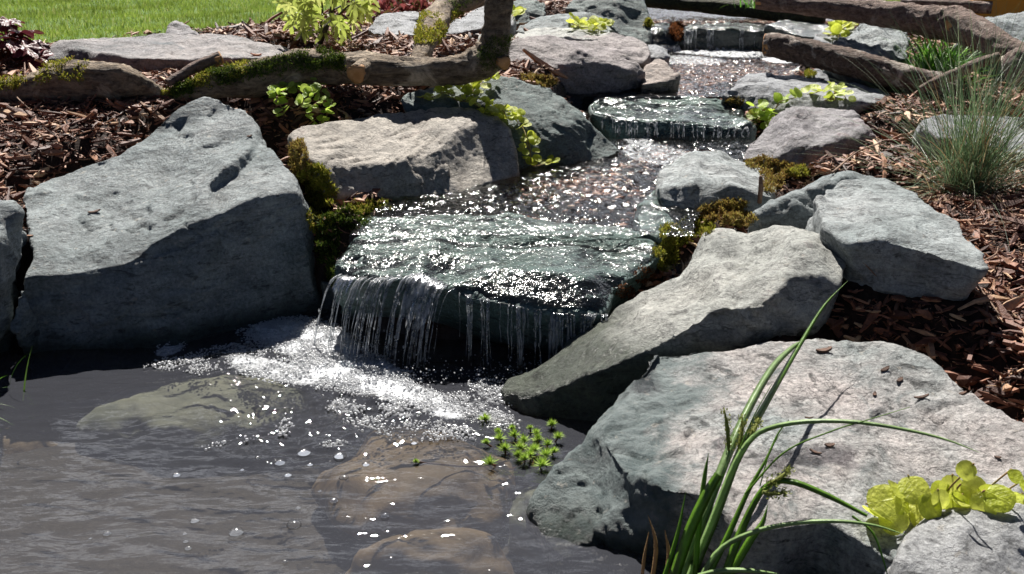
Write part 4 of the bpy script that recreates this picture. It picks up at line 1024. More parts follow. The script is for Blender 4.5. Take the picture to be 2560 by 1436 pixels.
def disc(c, nrm, r, seed=0, sides=28, bulge=0.0):
    nrm = np.asarray(nrm, float); nrm /= np.linalg.norm(nrm)
    u = np.cross(nrm, (0.3, 0.2, 1)); u /= np.linalg.norm(u); w = np.cross(nrm, u)
    a = np.linspace(0, 2 * math.pi, sides, endpoint=False)
    rr = r * (1 + 0.06 * np.sin(a * 3 + seed) + 0.04 * np.sin(a * 7 + seed * 2))
    rings = [(1.0, -0.03), (1.0, 0.004), (0.6, 0.006 + bulge), (0.25, 0.007 + bulge)]
    V, F = [], []
    for k, (s_, h) in enumerate(rings):
        V += [c + s_ * q * (math.cos(x) * u + math.sin(x) * w) + nrm * h for x, q in zip(a, rr)]
        if k: F += [((k - 1) * sides + i, (k - 1) * sides + (i + 1) % sides, k * sides + (i + 1) % sides, k * sides + i) for i in range(sides)]
    F.append(tuple(range(3 * sides, 4 * sides)))
    return np.array(V), F
def tufts(pts, nrm, length, r, width=0.35, per=3):
    """crowds of tiny pointed leaflets standing on the given surface points"""
    n = len(pts) * per
    p = np.repeat(pts, per, 0) + r.normal(0, 0.004, (n, 3)); m = np.repeat(nrm, per, 0)
    d = m * 0.7 + r.normal(0, 0.55, (n, 3)) + np.array((0, 0, 0.35)); d /= np.linalg.norm(d, axis=1)[:, None]
    L = np.repeat(length, per) * r.uniform(0.5, 1.3, n)
    s_ = np.cross(d, r.normal(size=(n, 3))); s_ /= np.linalg.norm(s_, axis=1)[:, None] + 1e-9
    b = np.cross(d, s_)
    w = (L * width)[:, None]
    q = np.stack([p - s_ * w * 0.25, p + s_ * w * 0.25, p + d * L[:, None] * 0.55 + s_ * w * 0.5 + b * w * 0.3, p + d * L[:, None] + b * w * 0.7, p + d * L[:, None] * 0.55 - s_ * w * 0.5 + b * w * 0.3], 1)
    V = q.reshape(-1, 3); base = (np.arange(n) * 5)[:, None]
    return V, (base + np.array((0, 1, 2, 4))).tolist() + (base + np.array((4, 2, 3))).tolist()
def moss_on(parent, V, keep, n, length, mat, seed, name="moss"):
    r = np.random.default_rng(seed)
    c = V[keep]; j = r.integers(0, len(c), n)
    ctr = V.mean(0)
    p = c[j] + r.normal(0, 0.006, (n, 3))
    nr = np.tile(np.array((0, -0.6, 0.6)), (n, 1)) + r.normal(0, 0.6, (n, 3)); nr /= np.linalg.norm(nr, axis=1)[:, None]
    v, f = tufts(p, nr, np.full(n, length * 0.62), r, 0.45, 3)
    return obj(name, v, f, M[mat], parent, smooth=False)
def log(name, label, cat, pts, mat, seed, cut=(), cut_mat='cut', knob=0.10, sides=40, n=110, stubs=()):
    V, F, path, rad = limb_geo(pts, seed, n, sides, knob)
    c = path.mean(0)
    t = empty(name, c, label, cat)
    w = obj("wood", V, F, M[mat], t)
    for e in cut:
        d = path[0] - path[1] if e == 0 else path[-1] - path[-2]
        cv_, cf_ = disc(path[0] if e == 0 else path[-1], d, rad[0 if e == 0 else -1] * 0.97, seed)
        obj("cut_end", cv_, cf_, M[cut_mat], t)
    for (px, py, Y, dx, dy, dz, r) in stubs:
        p = P(px, py, Y); d = np.array((dx, dy, dz)); d /= np.linalg.norm(d)
        sv, sf = tube(np.array([p - d * 0.14, p - d * 0.07, p - d * 0.002]), np.array((r * 1.3, r * 1.08, r)), 24, cap=False)
        sv = sv + 0.006 * fbm(sv * 30, 2)[:, None]
        b = obj("branch_stub", sv, sf, M[mat], t)
        cv_, cf_ = disc(p, d, r * 0.98, seed); obj("cut_end", cv_, cf_, M[cut_mat], b)
    return t, V, path
t, V, pth = log("driftwood_log", "curved weathered log lying at the left edge with mossy top and dark underside", "log",
  [(-140,238,4.95,.05),(-60,232,4.95,.052),(0,232,4.95,.052),(70,228,4.95,.062),(151,210,4.95,.092),(228,207,4.95,.098),(306,207,4.95,.078),(360,218,4.98,.045),(400,236,5.0,.03)], 'driftwood', 3)
px_, py_ = to_px(V); cen = np.repeat(pth, 40, 0)
moss_on(t, V, (V[:, 2] - cen[:, 2] > 0.022) & (px_ < 215) & (fbm(V * 9, 2) > -0.1), 1300, 0.018, 'moss', 31)
t, V, pth = log("mossy_log", "long mossy log bending up into an upright trunk in the middle of the back bed", "log",
  [(385,252,5.0,.022),(460,236,5.0,.040),(530,217,5.02,.060),(633,197,5.02,.078),(756,171,5.04,.084),(850,172,5.06,.070),(920,172,5.06,.073),(1061,180,5.06,.062),(1140,176,5.06,.064),(1200,158,5.06,.078),(1232,122,5.06,.074),(1240,70,5.06,.060),(1248,0,5.06,.062),(1252,-60,5.06,.06)], 'driftwood', 8,
  n=170, stubs=[(890,186,4.93,-0.25,-0.95,-0.12,.042), (1262,158,4.99,0.55,-0.8,-0.1,.03)], knob=0.12)
px_, py_ = to_px(V); cen = np.repeat(pth, 40, 0)
up = V[:, 2] - cen[:, 2]
moss_on(t, V, (px_ < 860) & (px_ > 400) & (V[:, 1] - cen[:, 1] < 0.02) & (up > 0.002) & (up < 0.075) & (fbm(V * 8, 2) > 0.0), 4200, 0.016, 'moss_dark', 32)
moss_on(t, V, (px_ < 620) & (up > 0.015) & (fbm(V * 8 + 4, 2) > 0.0), 1200, 0.018, 'moss', 33)
moss_on(t, V, (px_ > 1180) & (py_ > 90) & (py_ < 175) & (V[:, 1] - cen[:, 1] < 0.02) & (fbm(V * 9 + 2, 2) > 0.05), 900, 0.012, 'moss_dark', 34)
V2, F2, p2, r2 = limb_geo([(1040,172,5.08,.035),(1058,128,5.25,.045),(1068,95,5.45,.058),(1088,55,5.75,.070),(1112,22,6.0,.060),(1160,6,6.15,.05),(1250,-22,6.4,.05)], 12, 70, 32, 0.12)
br = obj("side_branch", V2, F2, M['driftwood'], t)
px_, py_ = to_px(V2)
moss_on(br, V2, (py_ < 110) & (py_ > 30) & (px_ > 1040) & (V2[:, 1] < np.repeat(p2, 32, 0)[:, 1] + 0.03) & (fbm(V2 * 8, 2) > -0.25), 2600, 0.020, 'moss', 35)
moss_on(br, V2, (px_ > 1110) & (fbm(V2 * 8, 2) > -0.2), 600, 0.018, 'moss_dark', 36)
log("broken_branch", "short broken branch leaning on the mossy log in front of the long low slab", "branch",
  [(418,208,4.98,.018),(450,190,5.02,.022),(490,168,5.06,.026),(552,145,5.1,.030)], 'bark_smooth', 14, cut=(1,), n=40, sides=20)
log("propped_log", "long brown log propped high across the top right corner with a broken orange knot", "log",
  [(1893,4,6.6,.040),(2000,13,6.5,.054),(2152,28,6.35,.066),(2258,42,6.2,.074),(2330,54,6.1,.084),(2380,60,6.02,.094),(2440,82,5.85,.076),(2510,120,5.65,.066),(2575,152,5.5,.062),(2660,192,5.3,.06)], 'bark_smooth', 17, cut=(0,), n=120,
  stubs=[(2382,60,5.93,-0.5,-0.8,0.25,.040)], knob=0.13)
t, V, pth = log("sawn_log", "thick bark-covered log with an angled cut end pointing at the upper waterfall", "log",
  [(1912,113,6.32,.060),(1935,114,6.30,.068),(2000,127,6.22,.070),(2090,148,6.1,.072),(2180,172,5.98,.072),(2262,196,5.88,.070),(2350,216,5.78,.066),(2400,226,5.75,.05)], 'bark', 19, cut=(0,), cut_mat='cut', knob=0.10)
log("thin_branch", "thin grey branch forking up behind the blue green grass from the sawn log's end", "branch",
  [(2300,226,5.72,.020),(2345,204,5.7,.028),(2395,183,5.66,.029),(2450,158,5.6,.026),(2500,140,5.55,.02)], 'bark_smooth', 23, n=40, sides=20)
log("far_log", "dark algae-covered log lying across the stream at the very top", "log",
  [(1590,2,8.5,.045),(1680,8,8.4,.05),(1780,15,8.3,.056),(1900,28,8.1,.056),(2000,42,7.9,.05),(2060,48,7.8,.04)], 'bark_dark', 25, n=60, sides=24)
log("pale_log", "pale smooth log partly hidden behind the propped log at the top right", "log",
  [(2250,8,7.6,.035),(2380,14,7.5,.04),(2480,20,7.4,.04)], 'bark_smooth', 27, n=40, sides=20)
log("log_stub", "pale log end cut off by the right edge under the propped log", "log",
  [(2520,175,5.15,.07),(2570,160,5.1,.085),(2680,150,5.1,.09)], 'bark_smooth', 28, n=40, sides=28, cut=(0,), cut_mat='cut_pale')
# yellow metal at the top right corner
bm = bmesh.new()
bmesh.ops.create_cube(bm, size=1.0)
c = P(2540, -12, 7.6)
for v in bm.verts: v.co = Vector((v.co.x * 0.62 + 0.10 * v.co.z, v.co.y * 0.22, v.co.z * 0.36))
bmesh.ops.bevel(bm, geom=bm.edges[:], offset=0.02, segments=2, affect='EDGES')
V = np.array([v.co[:] for v in bm.verts]) + c; F = [tuple(v.index for v in f.verts) for f in bm.faces]; bm.free()
yl = obj("metal_bucket", V, F, M['yellow'], smooth=False)
tag(yl, "rusty yellow metal bucket at the top right corner behind the grey rock", "bucket")
rim, rf = tube(np.array([c + (-0.34, -0.13, 0.20), c + (0.38, -0.13, 0.20)]), np.array((0.018, 0.018)), 10)
obj("rim", rim, rf, M['yellow'], yl)

# ------------------------------------------------------------------ bark mulch
def chip_mesh(pos, nrm, L, W, r, thick=0.18):
    n = len(pos)
    a = r.uniform(0, 2 * math.pi, n)
    d = np.stack([np.cos(a), np.sin(a), r.normal(0, 0.33, n)], 1); d /= np.linalg.norm(d, axis=1)[:, None]
    up = nrm + r.normal(0, 0.38, (n, 3)); s_ = np.cross(up, d); s_ /= np.linalg.norm(s_, axis=1)[:, None]
    up = np.cross(d, s_)
    T = np.minimum(W, L * 0.3) * r.uniform(0.12, 0.45, n) + 0.001
    bend = r.normal(0, 0.16, n) * L; tw = r.normal(0, 0.4, n)
    rows = []
    for k, (x, wf) in enumerate(((-0.5, 0.35), (-0.17, 1.0), (0.2, 0.9), (0.5, 0.3))):
        wk = W * wf * r.uniform(0.6, 1.15, n) * 0.5
        cc_ = pos + d * (x * L)[:, None] + up * (bend * (x * x * 4 - 0.5) * 0.5)[:, None]
        sk = s_ * np.cos(tw * x)[:, None] + up * np.sin(tw * x)[:, None]; uk = np.cross(d, sk)
        for sy_, uz in ((-1, 0), (1, 0), (0.75, 1), (-0.75, 1)):
            rows.append(cc_ + sk * (wk * sy_)[:, None] + uk * (T * uz)[:, None])
    V = np.stack(rows, 1).reshape(-1, 3)
    q = []
    for k in range(3):
        for i in range(4): q.append((k * 4 + i, k * 4 + (i + 1) % 4, k * 4 + 4 + (i + 1) % 4, k * 4 + 4 + i))
    q += [(3, 2, 1, 0), (12, 13, 14, 15)]
    F = (np.array(q)[None] + (np.arange(n) * 16)[:, None, None]).reshape(-1, 4)
    return V, F
def soil_normal(x, y):
    e = 0.03
    n_ = np.stack([-(soil_z(x + e, y) - soil_z(x - e, y)) / (2 * e), -(soil_z(x, y + e) - soil_z(x, y - e)) / (2 * e), np.ones_like(x)], 1)
    return n_ / np.linalg.norm(n_, axis=1)[:, None]
r_ = np.random.default_rng(77)
N0 = 270000
cx_ = r_.uniform(-4.3, 5.2, N0); cy_ = 1.9 + 7.6 * r_.random(N0) ** 1.25
cz_ = soil_z(cx_, cy_)
pxc, pyc = to_px(np.stack([cx_, cy_, cz_], 1))
k = (pxc > -420) & (pxc < 2950) & (pyc > -40) & (pyc < 1500) & (cz_ > 0.05) & (cy_ < lawn_edge(cx_) + r_.normal(0, 0.05, N0))
ca_ = np.abs(cx_ - stream_x(cy_)) / stream_w(cy_)
k &= ~((ca_ < 1.12) & (cy_ > 3.3) & (cy_ < 9.5))
cov_ = COVER[np.clip(np.searchsorted(gy, cy_ - 0.02), 0, len(gy) - 1), np.clip(np.searchsorted(gx, cx_ - 0.02), 0, len(gx) - 1)]
k &= cov_ < cz_
cx_, cy_, cz_ = cx_[k], cy_[k], cz_[k]
n = len(cx_)
L = np.exp(r_.normal(math.log(0.038), 0.62, n)); W = L * np.exp(r_.normal(math.log(0.16), 0.62, n)); W = np.clip(W, 0.003, 0.035)
cv_, cf_ = chip_mesh(np.stack([cx_, cy_, cz_ + r_.uniform(0.0, 0.016, n)], 1), soil_normal(cx_, cy_), L, W, r_)
tag(obj("bark_mulch", cv_, cf_, M['chips'], smooth=False, origin=(0, 0, 0)), "reddish brown bark mulch covering the beds around the rocks", "mulch", kind="stuff")
print("chips", n)

# ------------------------------------------------------------------ lawn
def blades(base, az, tilt, length, width, droop, seg=5, twist=None, taper=1.0):
    n = len(base); p = base.copy(); t = tilt.copy(); rows = []
    tw = az + (0 if twist is None else twist)
    sd = np.stack([-np.sin(tw), np.cos(tw), np.zeros(n)], 1)
    for s_ in range(seg + 1):
        f = s_ / seg
        w = width * 0.5 * (1 - f ** 1.6 * taper) * min(1, 0.6 + f * 2)
        rows += [p - sd * w[:, None], p + sd * w[:, None]]
        d = np.stack([np.sin(t) * np.cos(az), np.sin(t) * np.sin(az), np.cos(t)], 1)
        p = p + d * (length / seg)[:, None]; t = t + droop / seg * (0.4 + 1.2 * f)
    V = np.stack(rows, 1).reshape(-1, 3)
    q = np.array([(2 * i, 2 * i + 1, 2 * i + 3, 2 * i + 2) for i in range(seg)])
    return V, (q[None] + (np.arange(n) * 2 * (seg + 1))[:, None, None]).reshape(-1, 4)
def lawn(n, x0, x1, y1):
    x = r_.uniform(x0, x1, n); y = r_.uniform(5.7, y1, n)
    e = lawn_edge(x); k = (y > e + r_.normal(0, 0.04, n))
    px, py = to_px(np.stack([x, y, np.full(n, 0.75)], 1)); k &= (px > -420) & (px < 2950) & (py > -40)
    x, y = x[k], y[k]; m = len(x)
    clump = np.clip(0.8 + 0.5 * fbm(np.stack([x * 5, y * 5, 0 * x], 1), 2), 0.4, 1.6)
    return blades(np.stack([x, y, soil_z(x, y)], 1), r_.uniform(0, 6.28, m), np.abs(r_.normal(0, 0.45, m)), r_.uniform(0.025, 0.06, m) * clump, r_.uniform(0.004, 0.007, m), r_.uniform(0.2, 1.2, m), 2, r_.normal(0, 1.0, m))
lv, lf = lawn(270000, -6.3, 5.6, 11.6)
tag(obj("lawn_grass", lv, lf, M['grass'], origin=(0, 0, 0)), "short sunlit green lawn grass behind the rock garden", "grass", kind="stuff")

# ------------------------------------------------------------------ plants
def round_leaf_me(name, mat, ratio=0.92, cup=0.16, seg=14, fold=0.10):
    """unit leaf in the xy plane, stalk end at the origin, tip along +y"""
    V = [(0, 0, 0)]; F = []
    for k, rr in enumerate((0.35, 0.72, 1.0)):
        for i in range(seg):
            a = 2 * math.pi * i / seg
            x, y = math.sin(a) * rr * 0.5 * ratio, 0.5 - math.cos(a) * rr * 0.5
            if k == 2: x *= 1 + 0.03 * math.sin(5 * a); y += 0.03 * math.cos(3 * a)
            V.append((x, y, cup * (rr * rr * 0.35 - 0.1) + fold * abs(x) - 0.18 * max(0, y - 0.55) ** 2 * 2))
    V[0] = (0, 0.5, -0.02)
    for i in range(seg): F.append((0, 1 + i, 1 + (i + 1) % seg))
    for k in range(2):
        for i in range(seg):
            a, b = 1 + k * seg + i, 1 + k * seg + (i + 1) % seg
            F.append((a, a + seg, b + seg, b))
    V = [(x, max(y, 0.0), z) for x, y, z in V]
    return make_mesh(name, V, F, [mat])
def lobed_leaf_me(name, mat, lobes, depth, droop=0.15, wave=0.05, teeth=0):
    seg = 64; V = [(0, 0.28, 0.02)]; F = []
    def rad(a):
        x = a / math.pi                       # -1..1, 0 at the tip
        r = 0.0
        for (c, w, h) in lobes: r = max(r, h * max(0, 1 - abs(x - c) / w) ** 0.8)
        r = max(r, depth) * (1 + teeth * math.sin(a * 23))
        return r
    for k, s_ in enumerate((0.5, 1.0)):
        for i in range(seg):
            a = -math.pi + 2 * math.pi * i / seg
            r = rad(a) * s_
            x, y = math.sin(a) * r, 0.28 + math.cos(a) * r
            V.append((x, y, -droop * (x * x + max(0, y - 0.28) ** 2) + wave * math.sin(a * 6) * s_))
    for i in range(seg):
        F.append((0, 1 + (i + 1) % seg, 1 + i))
        F.append((1 + i, 1 + (i + 1) % seg, 1 + seg + (i + 1) % seg, 1 + seg + i))
    return make_mesh(name, V, F, [mat])
def leaf_matrix(p, tip, up, size):
    y = np.asarray(tip, float); y /= np.linalg.norm(y)
    z = np.asarray(up, float); z = z - y * (z @ y); z /= np.linalg.norm(z) + 1e-9
    x = np.cross(y, z)
    m = Matrix(((x[0], y[0], z[0], p[0]), (x[1], y[1], z[1], p[1]), (x[2], y[2], z[2], p[2]), (0, 0, 0, 1)))
    return m @ Matrix.Scale(size, 4)
def put_leaf(parent, me, p, tip, up, size, name="leaf"):
    o = bpy.data.objects.new(name, me); COL.objects.link(o); o.parent = parent
    o.matrix_local = Matrix.Translation(-Vector(wloc(parent))) @ leaf_matrix(p, tip, up, size)
    return o
JL = {k: [round_leaf_me("leaf", M[k], rr, cc_, 14, ff_) for rr, cc_, ff_ in ((0.92, 0.2, 0.1), (1.0, -0.15, 0.06), (0.85, 0.35, 0.2))] for k in ('jenny', 'jenny_green', 'jenny_pale')}
def creeper(label, paths, mat, size, seed, step=0.035, lift=0.02, flat=0.5, group="creeping round-leaved plants", facing=-0.5):
    """paths: list of (px,py) runs laid over whatever solid lies there"""
    r = np.random.default_rng(seed); runs = []
    for run in paths:
        pts = []
        for q in run:
            h, nn = hit(q[0], q[1])
            if len(q) > 2: h = P(q[0], q[1], q[2]); nn = np.array((0, -0.3, 1.0))
            if h is None: continue
            pts.append((h + nn * lift * r.uniform(0.6, 1.4), nn))
        if len(pts) > 1: runs.append(pts)
    base = np.mean([p for p, _ in runs[0]], 0)
    t = empty("creeping_plant", base, label, "plant", group)
    stems = []
    for pts in runs:
        c = catmull([p for p, _ in pts], max(6, len(pts) * 5)); nn = np.array([m for _, m in pts])
        stems.append(tube(c, np.full(len(c), size * 0.045), 5))
        ln = np.concatenate([[0], np.cumsum(np.linalg.norm(np.diff(c, axis=0), axis=1))])
        side = 1
        for d in np.arange(0.0, ln[-1], step):
            i = int(np.clip(np.searchsorted(ln, d), 1, len(c) - 1)); p = c[i]
            tg = c[i] - c[i - 1]; tg /= np.linalg.norm(tg) + 1e-9
            m = nn[min(len(nn) - 1, int(d / ln[-1] * len(nn)))]
            for sd in (1, -1):
                if r.random() < 0.12: continue
                sv = np.cross(tg, (0, 0, 1)); sv = sv / (np.linalg.norm(sv) + 1e-9) * sd
                tip = sv + tg * r.normal(0.2, 0.4) + np.array((0, 0, 1)) * r.uniform(-0.15, flat + 0.25) + r.normal(0, 0.2, 3)
                up = np.array((0, facing, 1.0)) + r.normal(0, 0.38, 3)
                put_leaf(t, JL[mat][r.integers(3)], p + tip * size * 0.12, tip, up, size * r.uniform(0.65, 1.25))
    V, F = merge(stems)
    obj("stem", V, F, M['stem'], t)
    return t
creeper("lime green leafy plant growing on the mulch between the peaked boulder and the beige rock",
  [[(700,285),(720,262),(738,240)], [(748,292),(742,262),(735,232)], [(760,300),(775,280),(790,258),(800,235)], [(720,300),(705,280),(688,272)], [(760,302),(790,292),(812,285)]], 'jenny_green', 0.040, 41, 0.028, 0.08)
creeper("long yellow trailing plant draped over the beige rock and down its right side",
  [[(1058,256),(1085,252),(1110,250),(1140,262),(1170,258)], [(1100,245),(1125,232),(1150,240)], [(1150,262),(1180,272),(1215,285),(1240,292),(1270,300)], [(1170,255),(1195,225),(1215,205),(1245,198)], [(1185,250),(1175,225),(1168,215)],
   [(1200,262),(1235,275),(1270,290),(1300,305)], [(1270,296),(1305,318),(1310,350),(1315,375)], [(1310,340),(1312,380),(1325,405),(1345,410),(1372,408)], [(1210,275),(1235,280),(1255,300)]], 'jenny', 0.044, 42, 0.027, 0.03)
creeper("bright yellow small-leaved plant on the pale slab in front of the domed rock",
  [[(1420,60),(1435,66),(1455,72),(1480,80)], [(1428,72),(1450,78),(1475,84)], [(1470,60),(1478,72),(1490,84)], [(1490,82),(1510,76),(1525,72)], [(1432,50),(1440,64)]], 'jenny', 0.052, 43, 0.05, 0.03)
creeper("single yellow green sprig right of the upright trunk",
  [[(1279,50),(1282,44),(1284,38)]], 'jenny', 0.06, 44, 0.04, 0.02)
creeper("lime plant with large round leaves left of the purplish split rock",
  [[(1880,300),(1905,292),(1930,278),(1955,268)], [(1895,305),(1918,300),(1935,290)], [(1905,312),(1900,322)], [(1945,275),(1965,262),(1980,262)], [(1880,285),(1900,278),(1920,275)]], 'jenny_green', 0.058, 45, 0.055, 0.04)
creeper("pale lime plant behind the top of the purplish split rock",
  [[(2028,252),(2040,243),(2050,238)], [(2060,258),(2085,244),(2105,246),(2122,258)], [(2065,262),(2085,258),(2105,260)], [(2085,248),(2092,236)]], 'jenny_pale', 0.06, 46, 0.06, 0.04)
creeper("yellow green plant between the grey angular rock and the round-ended stone under the propped log",
  [[(2070,104),(2085,98),(2098,90)], [(2090,100),(2100,84),(2112,74)], [(2078,88),(2095,76),(2120,72)], [(2100,90),(2118,80),(2128,70)]], 'jenny', 0.062, 47, 0.05, 0.03)
# the corner plant: its big round leaves one by one
r_ = np.random.default_rng(48)
CORNER = [(2210,1252,46),(2195,1285,44),(2286,1224,42),(2264,1284,45),(2322,1268,36),(2230,1338,42),(2227,1366,30),(2415,1176,26),(2378,1222,38),(2437,1226,42),(2430,1258,36),(2500,1246,40),(2537,1192,22),(2552,1246,30),(2400,1250,30),(2300,1262,30),(2470,1238,30),(2238,1225,30),(2352,1250,28),(2575,1225,34),(2250,1255,36),(2235,1300,40),(2300,1300,32),(2390,1262,34),(2460,1262,36),(2530,1262,34),(2350,1225,26),(2205,1325,30)]
t = empty("creeping_plant", P(2330, 1300, 2.13), "large yellow green round leaves in the bottom right corner between two boulders", "plant", "creeping round-leaved plants")
st_ = []
root = P(2330, 1330, 2.15)
for (px, py, rr) in CORNER:
    p = P(px, py, 2.12 + r_.uniform(-0.025, 0.03)); size = rr * 2 * 2.3 / FPX
    tip = np.array((r_.normal(0, 0.7), r_.normal(-0.2, 0.3), -0.35 + r_.normal(0, 0.45))); tip /= np.linalg.norm(tip)
    up = np.array((r_.normal(0, 0.2), -0.8, 0.9)) + r_.normal(0, 0.15, 3)
    upn = up - tip * (up @ tip); upn /= np.linalg.norm(upn)
    put_leaf(t, JL['jenny'][r_.integers(2)], p - tip * size * 0.5, tip, upn, size)
    st_.append(tube(catmull([root + r_.normal(0, 0.02, 3) * np.array((3, 1, 0.5)), (root + p) / 2 + np.array((0, 0.03, -0.01)), p - tip * size * 0.5], 8), np.full(8, 0.0022), 5))
V, F = merge(st_); obj("stem", V, F, M['stem'], t)

# small maple at the top
mp_me = lobed_leaf_me("leaf", M['maple'], [(0, 0.14, 0.72), (-0.26, 0.13, 0.64), (0.26, 0.13, 0.64), (-0.52, 0.12, 0.46), (0.52, 0.12, 0.46)], 0.13, 0.25, 0.03, 0.10)
foot = P(800, 108, 6.15)
t = empty("maple_sapling", foot, "young lime green maple with drooping pointed leaves on the mulch at the top edge", "small tree")
r_ = np.random.default_rng(51); parts = []; tips = []
for (x0, y0, run, w) in ((755, 105, [(758,60),(764,10),(770,-40)], 0.010), (772,106,[(770,60),(780,15),(778,-30)],0.006), (800, 108, [(815,70),(828,30),(835,-10),(840,-50)], 0.017), (800,106,[(803,60),(806,20),(800,-30)],0.008), (815,70,[(845,40),(880,5),(905,-30)],0.008), (828,28,[(860,10),(890,-20)],0.006), (764,8,[(740,-5),(715,-25)],0.005)):
    pts = [P(x0, y0, 6.15)] + [P(a, b, 6.15 + r_.normal(0, 0.06)) for a, b in run]
    c = catmull(pts, 16); parts.append(tube(c, np.linspace(w, w * 0.55, 16), 7)); tips.append(c)
V, F = merge(parts); obj("trunk", V, F, M['maple_stem'], t)
for k in range(64):
    # leaves hang from a loose crown above, thickest between the stems
    px, py = r_.choice([735, 765, 800, 850, 895], p=[0.15, 0.22, 0.22, 0.26, 0.15]) + r_.normal(0, 17), -62 + 98 * r_.random() ** 1.2
    p = P(px, py, 6.15 + r_.normal(0, 0.13))
    tip = np.array((r_.normal(0, 0.45), r_.normal(-0.25, 0.3), -1.0 + r_.normal(0, 0.25)))
    put_leaf(t, mp_me, p, tip, np.array((r_.normal(0, 0.7), -1.0, 0.3 + r_.normal(0, 0.4))), r_.uniform(0.10, 0.17))
for (px, py, sx_) in ((835, 92, 0.15), (752, 62, 0.12), (820, 62, 0.13), (860, 62, 0.12), (765, 74, 0.07)):
    p = P(px, py, 6.12)
    put_leaf(t, mp_me, p, (r_.normal(0, 0.4), -0.6, -0.8), (r_.normal(0, 0.3), -1, 0.6), sx_)

# purple-leaved plant at the left edge
hl_me = lobed_leaf_me("leaf", M['heuchera'], [(0, 0.3, 0.62), (-0.36, 0.28, 0.58), (0.36, 0.28, 0.58), (-0.72, 0.26, 0.48), (0.72, 0.26, 0.48)], 0.40, 0.35, 0.05, 0.03)
t = empty("coral_bells", P(30, 160, 5.7), "dark purple-leaved plant with broad ruffled leaves at the left edge by the lawn", "plant")
r_ = np.random.default_rng(52); parts = []
rootp = P(25, 165, 5.75)
for k in range(46):
    a = r_.uniform(0, 6.28); rad = 0.26 * math.sqrt(r_.random())
    p = rootp + np.array((math.cos(a) * rad * 0.8 - 0.02, math.sin(a) * rad * 0.7 - 0.06, 0.03 + 0.20 * (1 - (rad / 0.27) ** 2) + r_.normal(0, 0.015)))
    out = np.array((math.cos(a), math.sin(a) - 0.3, -0.25 + r_.normal(0, 0.25)))
    put_leaf(t, hl_me, p, out, np.array((math.cos(a) * 0.5, math.sin(a) * 0.4 - 0.3, 1.0)) + r_.normal(0, 0.25, 3), r_.uniform(0.11, 0.18))
    parts.append(tube(catmull([rootp + np.array((0, 0, -0.06)), (rootp + p) / 2 + np.array((0, 0, 0.02)), p], 6), np.full(6, 0.003), 5))
V, F = merge(parts); obj("stalk", V, F, M['moss_red'], t)

# grasses
def tuft(name, label, base, n, seed, mat, lmin, lmax, width, spread, droop, foot=0.04, bias=(0, 0), dead=0, seg=7, group=None):
    r = np.random.default_rng(seed)
    t = empty(name, base, label, "grass")
    def geo(n, lmin, lmax, spread, droop, width):
        az = r.uniform(0, 2 * math.pi, n)
        dx, dy = np.cos(az) + bias[0], np.sin(az) + bias[1]; az = np.arctan2(dy, dx)
        tilt = np.abs(r.normal(0, spread, n)) + 0.03
        b = np.asarray(base)[None] + np.stack([r.normal(0, foot, n), r.normal(0, foot, n), np.full(n, -0.01)], 1)
        return blades(b, az, np.clip(tilt, 0, 1.6), r.uniform(lmin, lmax, n), r.uniform(0.6, 1.25, n) * width, droop * r.uniform(0.3, 1.7, n), seg, r.normal(0, 0.9, n))
    V, F = geo(n, lmin, lmax, spread, droop, width); obj("blades", V, F, M[mat], t)
    if dead:
        V, F = geo(dead, lmin * 0.6, lmax * 0.8, spread * 1.9, droop * 1.5, width); obj("dry_blades", V, F, M['straw'], t)
    return t
bf = P(2425, 450, 4.25); bf[2] = float(soil_z(bf[0:1], bf[1:2])[0]) + 0.01
tuft("grass_tuft", "large blue green tuft of fine wiry grass on the right-hand mulch", bf, 760, 61, 'fescue', 0.26, 0.90, 0.0034, 0.86, 0.75, 0.055, (0.12, 0), 300)
bt = P(2345, 172, 6.1); bt[2] = float(soil_z(bt[0:1], bt[1:2])[0]) + 0.01
tuft("grass_tuft", "bright green tuft of broad arching grass under the propped log", bt, 330, 62, 'tuft', 0.20, 0.40, 0.012, 0.62, 1.5, 0.07, (0.0, -0.2))
bc = P(2640, 300, 5.05); bc[2] = float(soil_z(bc[0:1], bc[1:2])[0])
tuft("grass_tuft", "copper brown tuft of grass cut off by the right edge", bc, 260, 63, 'copper', 0.15, 0.32, 0.006, 0.6, 1.2, 0.05, (-0.3, 0))
bl = P(-105, 950, 3.1); bl[2] = -0.02
tuft("grass_tuft", "few green leaves poking in at the left edge of the pool", bl, 22, 64, 'tuft', 0.10, 0.20, 0.010, 0.7, 0.9, 0.05, (0.5, 0))
bq = P(1872, 14, 7.9); bq[2] = float(soil_z(bq[0:1], bq[1:2])[0])
tuft("grass_tuft", "small reddish green sprig between the far log and the propped log", P(1880, 16, 7.6), 26, 65, 'tuft', 0.10, 0.2, 0.010, 0.6, 0.8, 0.05)

# red ground cover at the top
r_ = np.random.default_rng(66)
t = empty("ground_cover", P(1000, 30, 8.2), "low red and green ground cover behind the smooth grey rock", "plant")
gp = np.stack([r_.uniform(-1.15, -0.55, 420), r_.uniform(7.6, 9.0, 420), np.zeros(420)], 1); gp[:, 2] = soil_z(gp[:, 0], gp[:, 1]) + r_.uniform(0.0, 0.10, 420)
V, F = tufts(gp, np.tile((0, -0.3, 1.0), (420, 1)), np.full(420, 0.05), r_, 0.6, 4)
obj("foliage", V, F, M['redplant'], t, smooth=False)

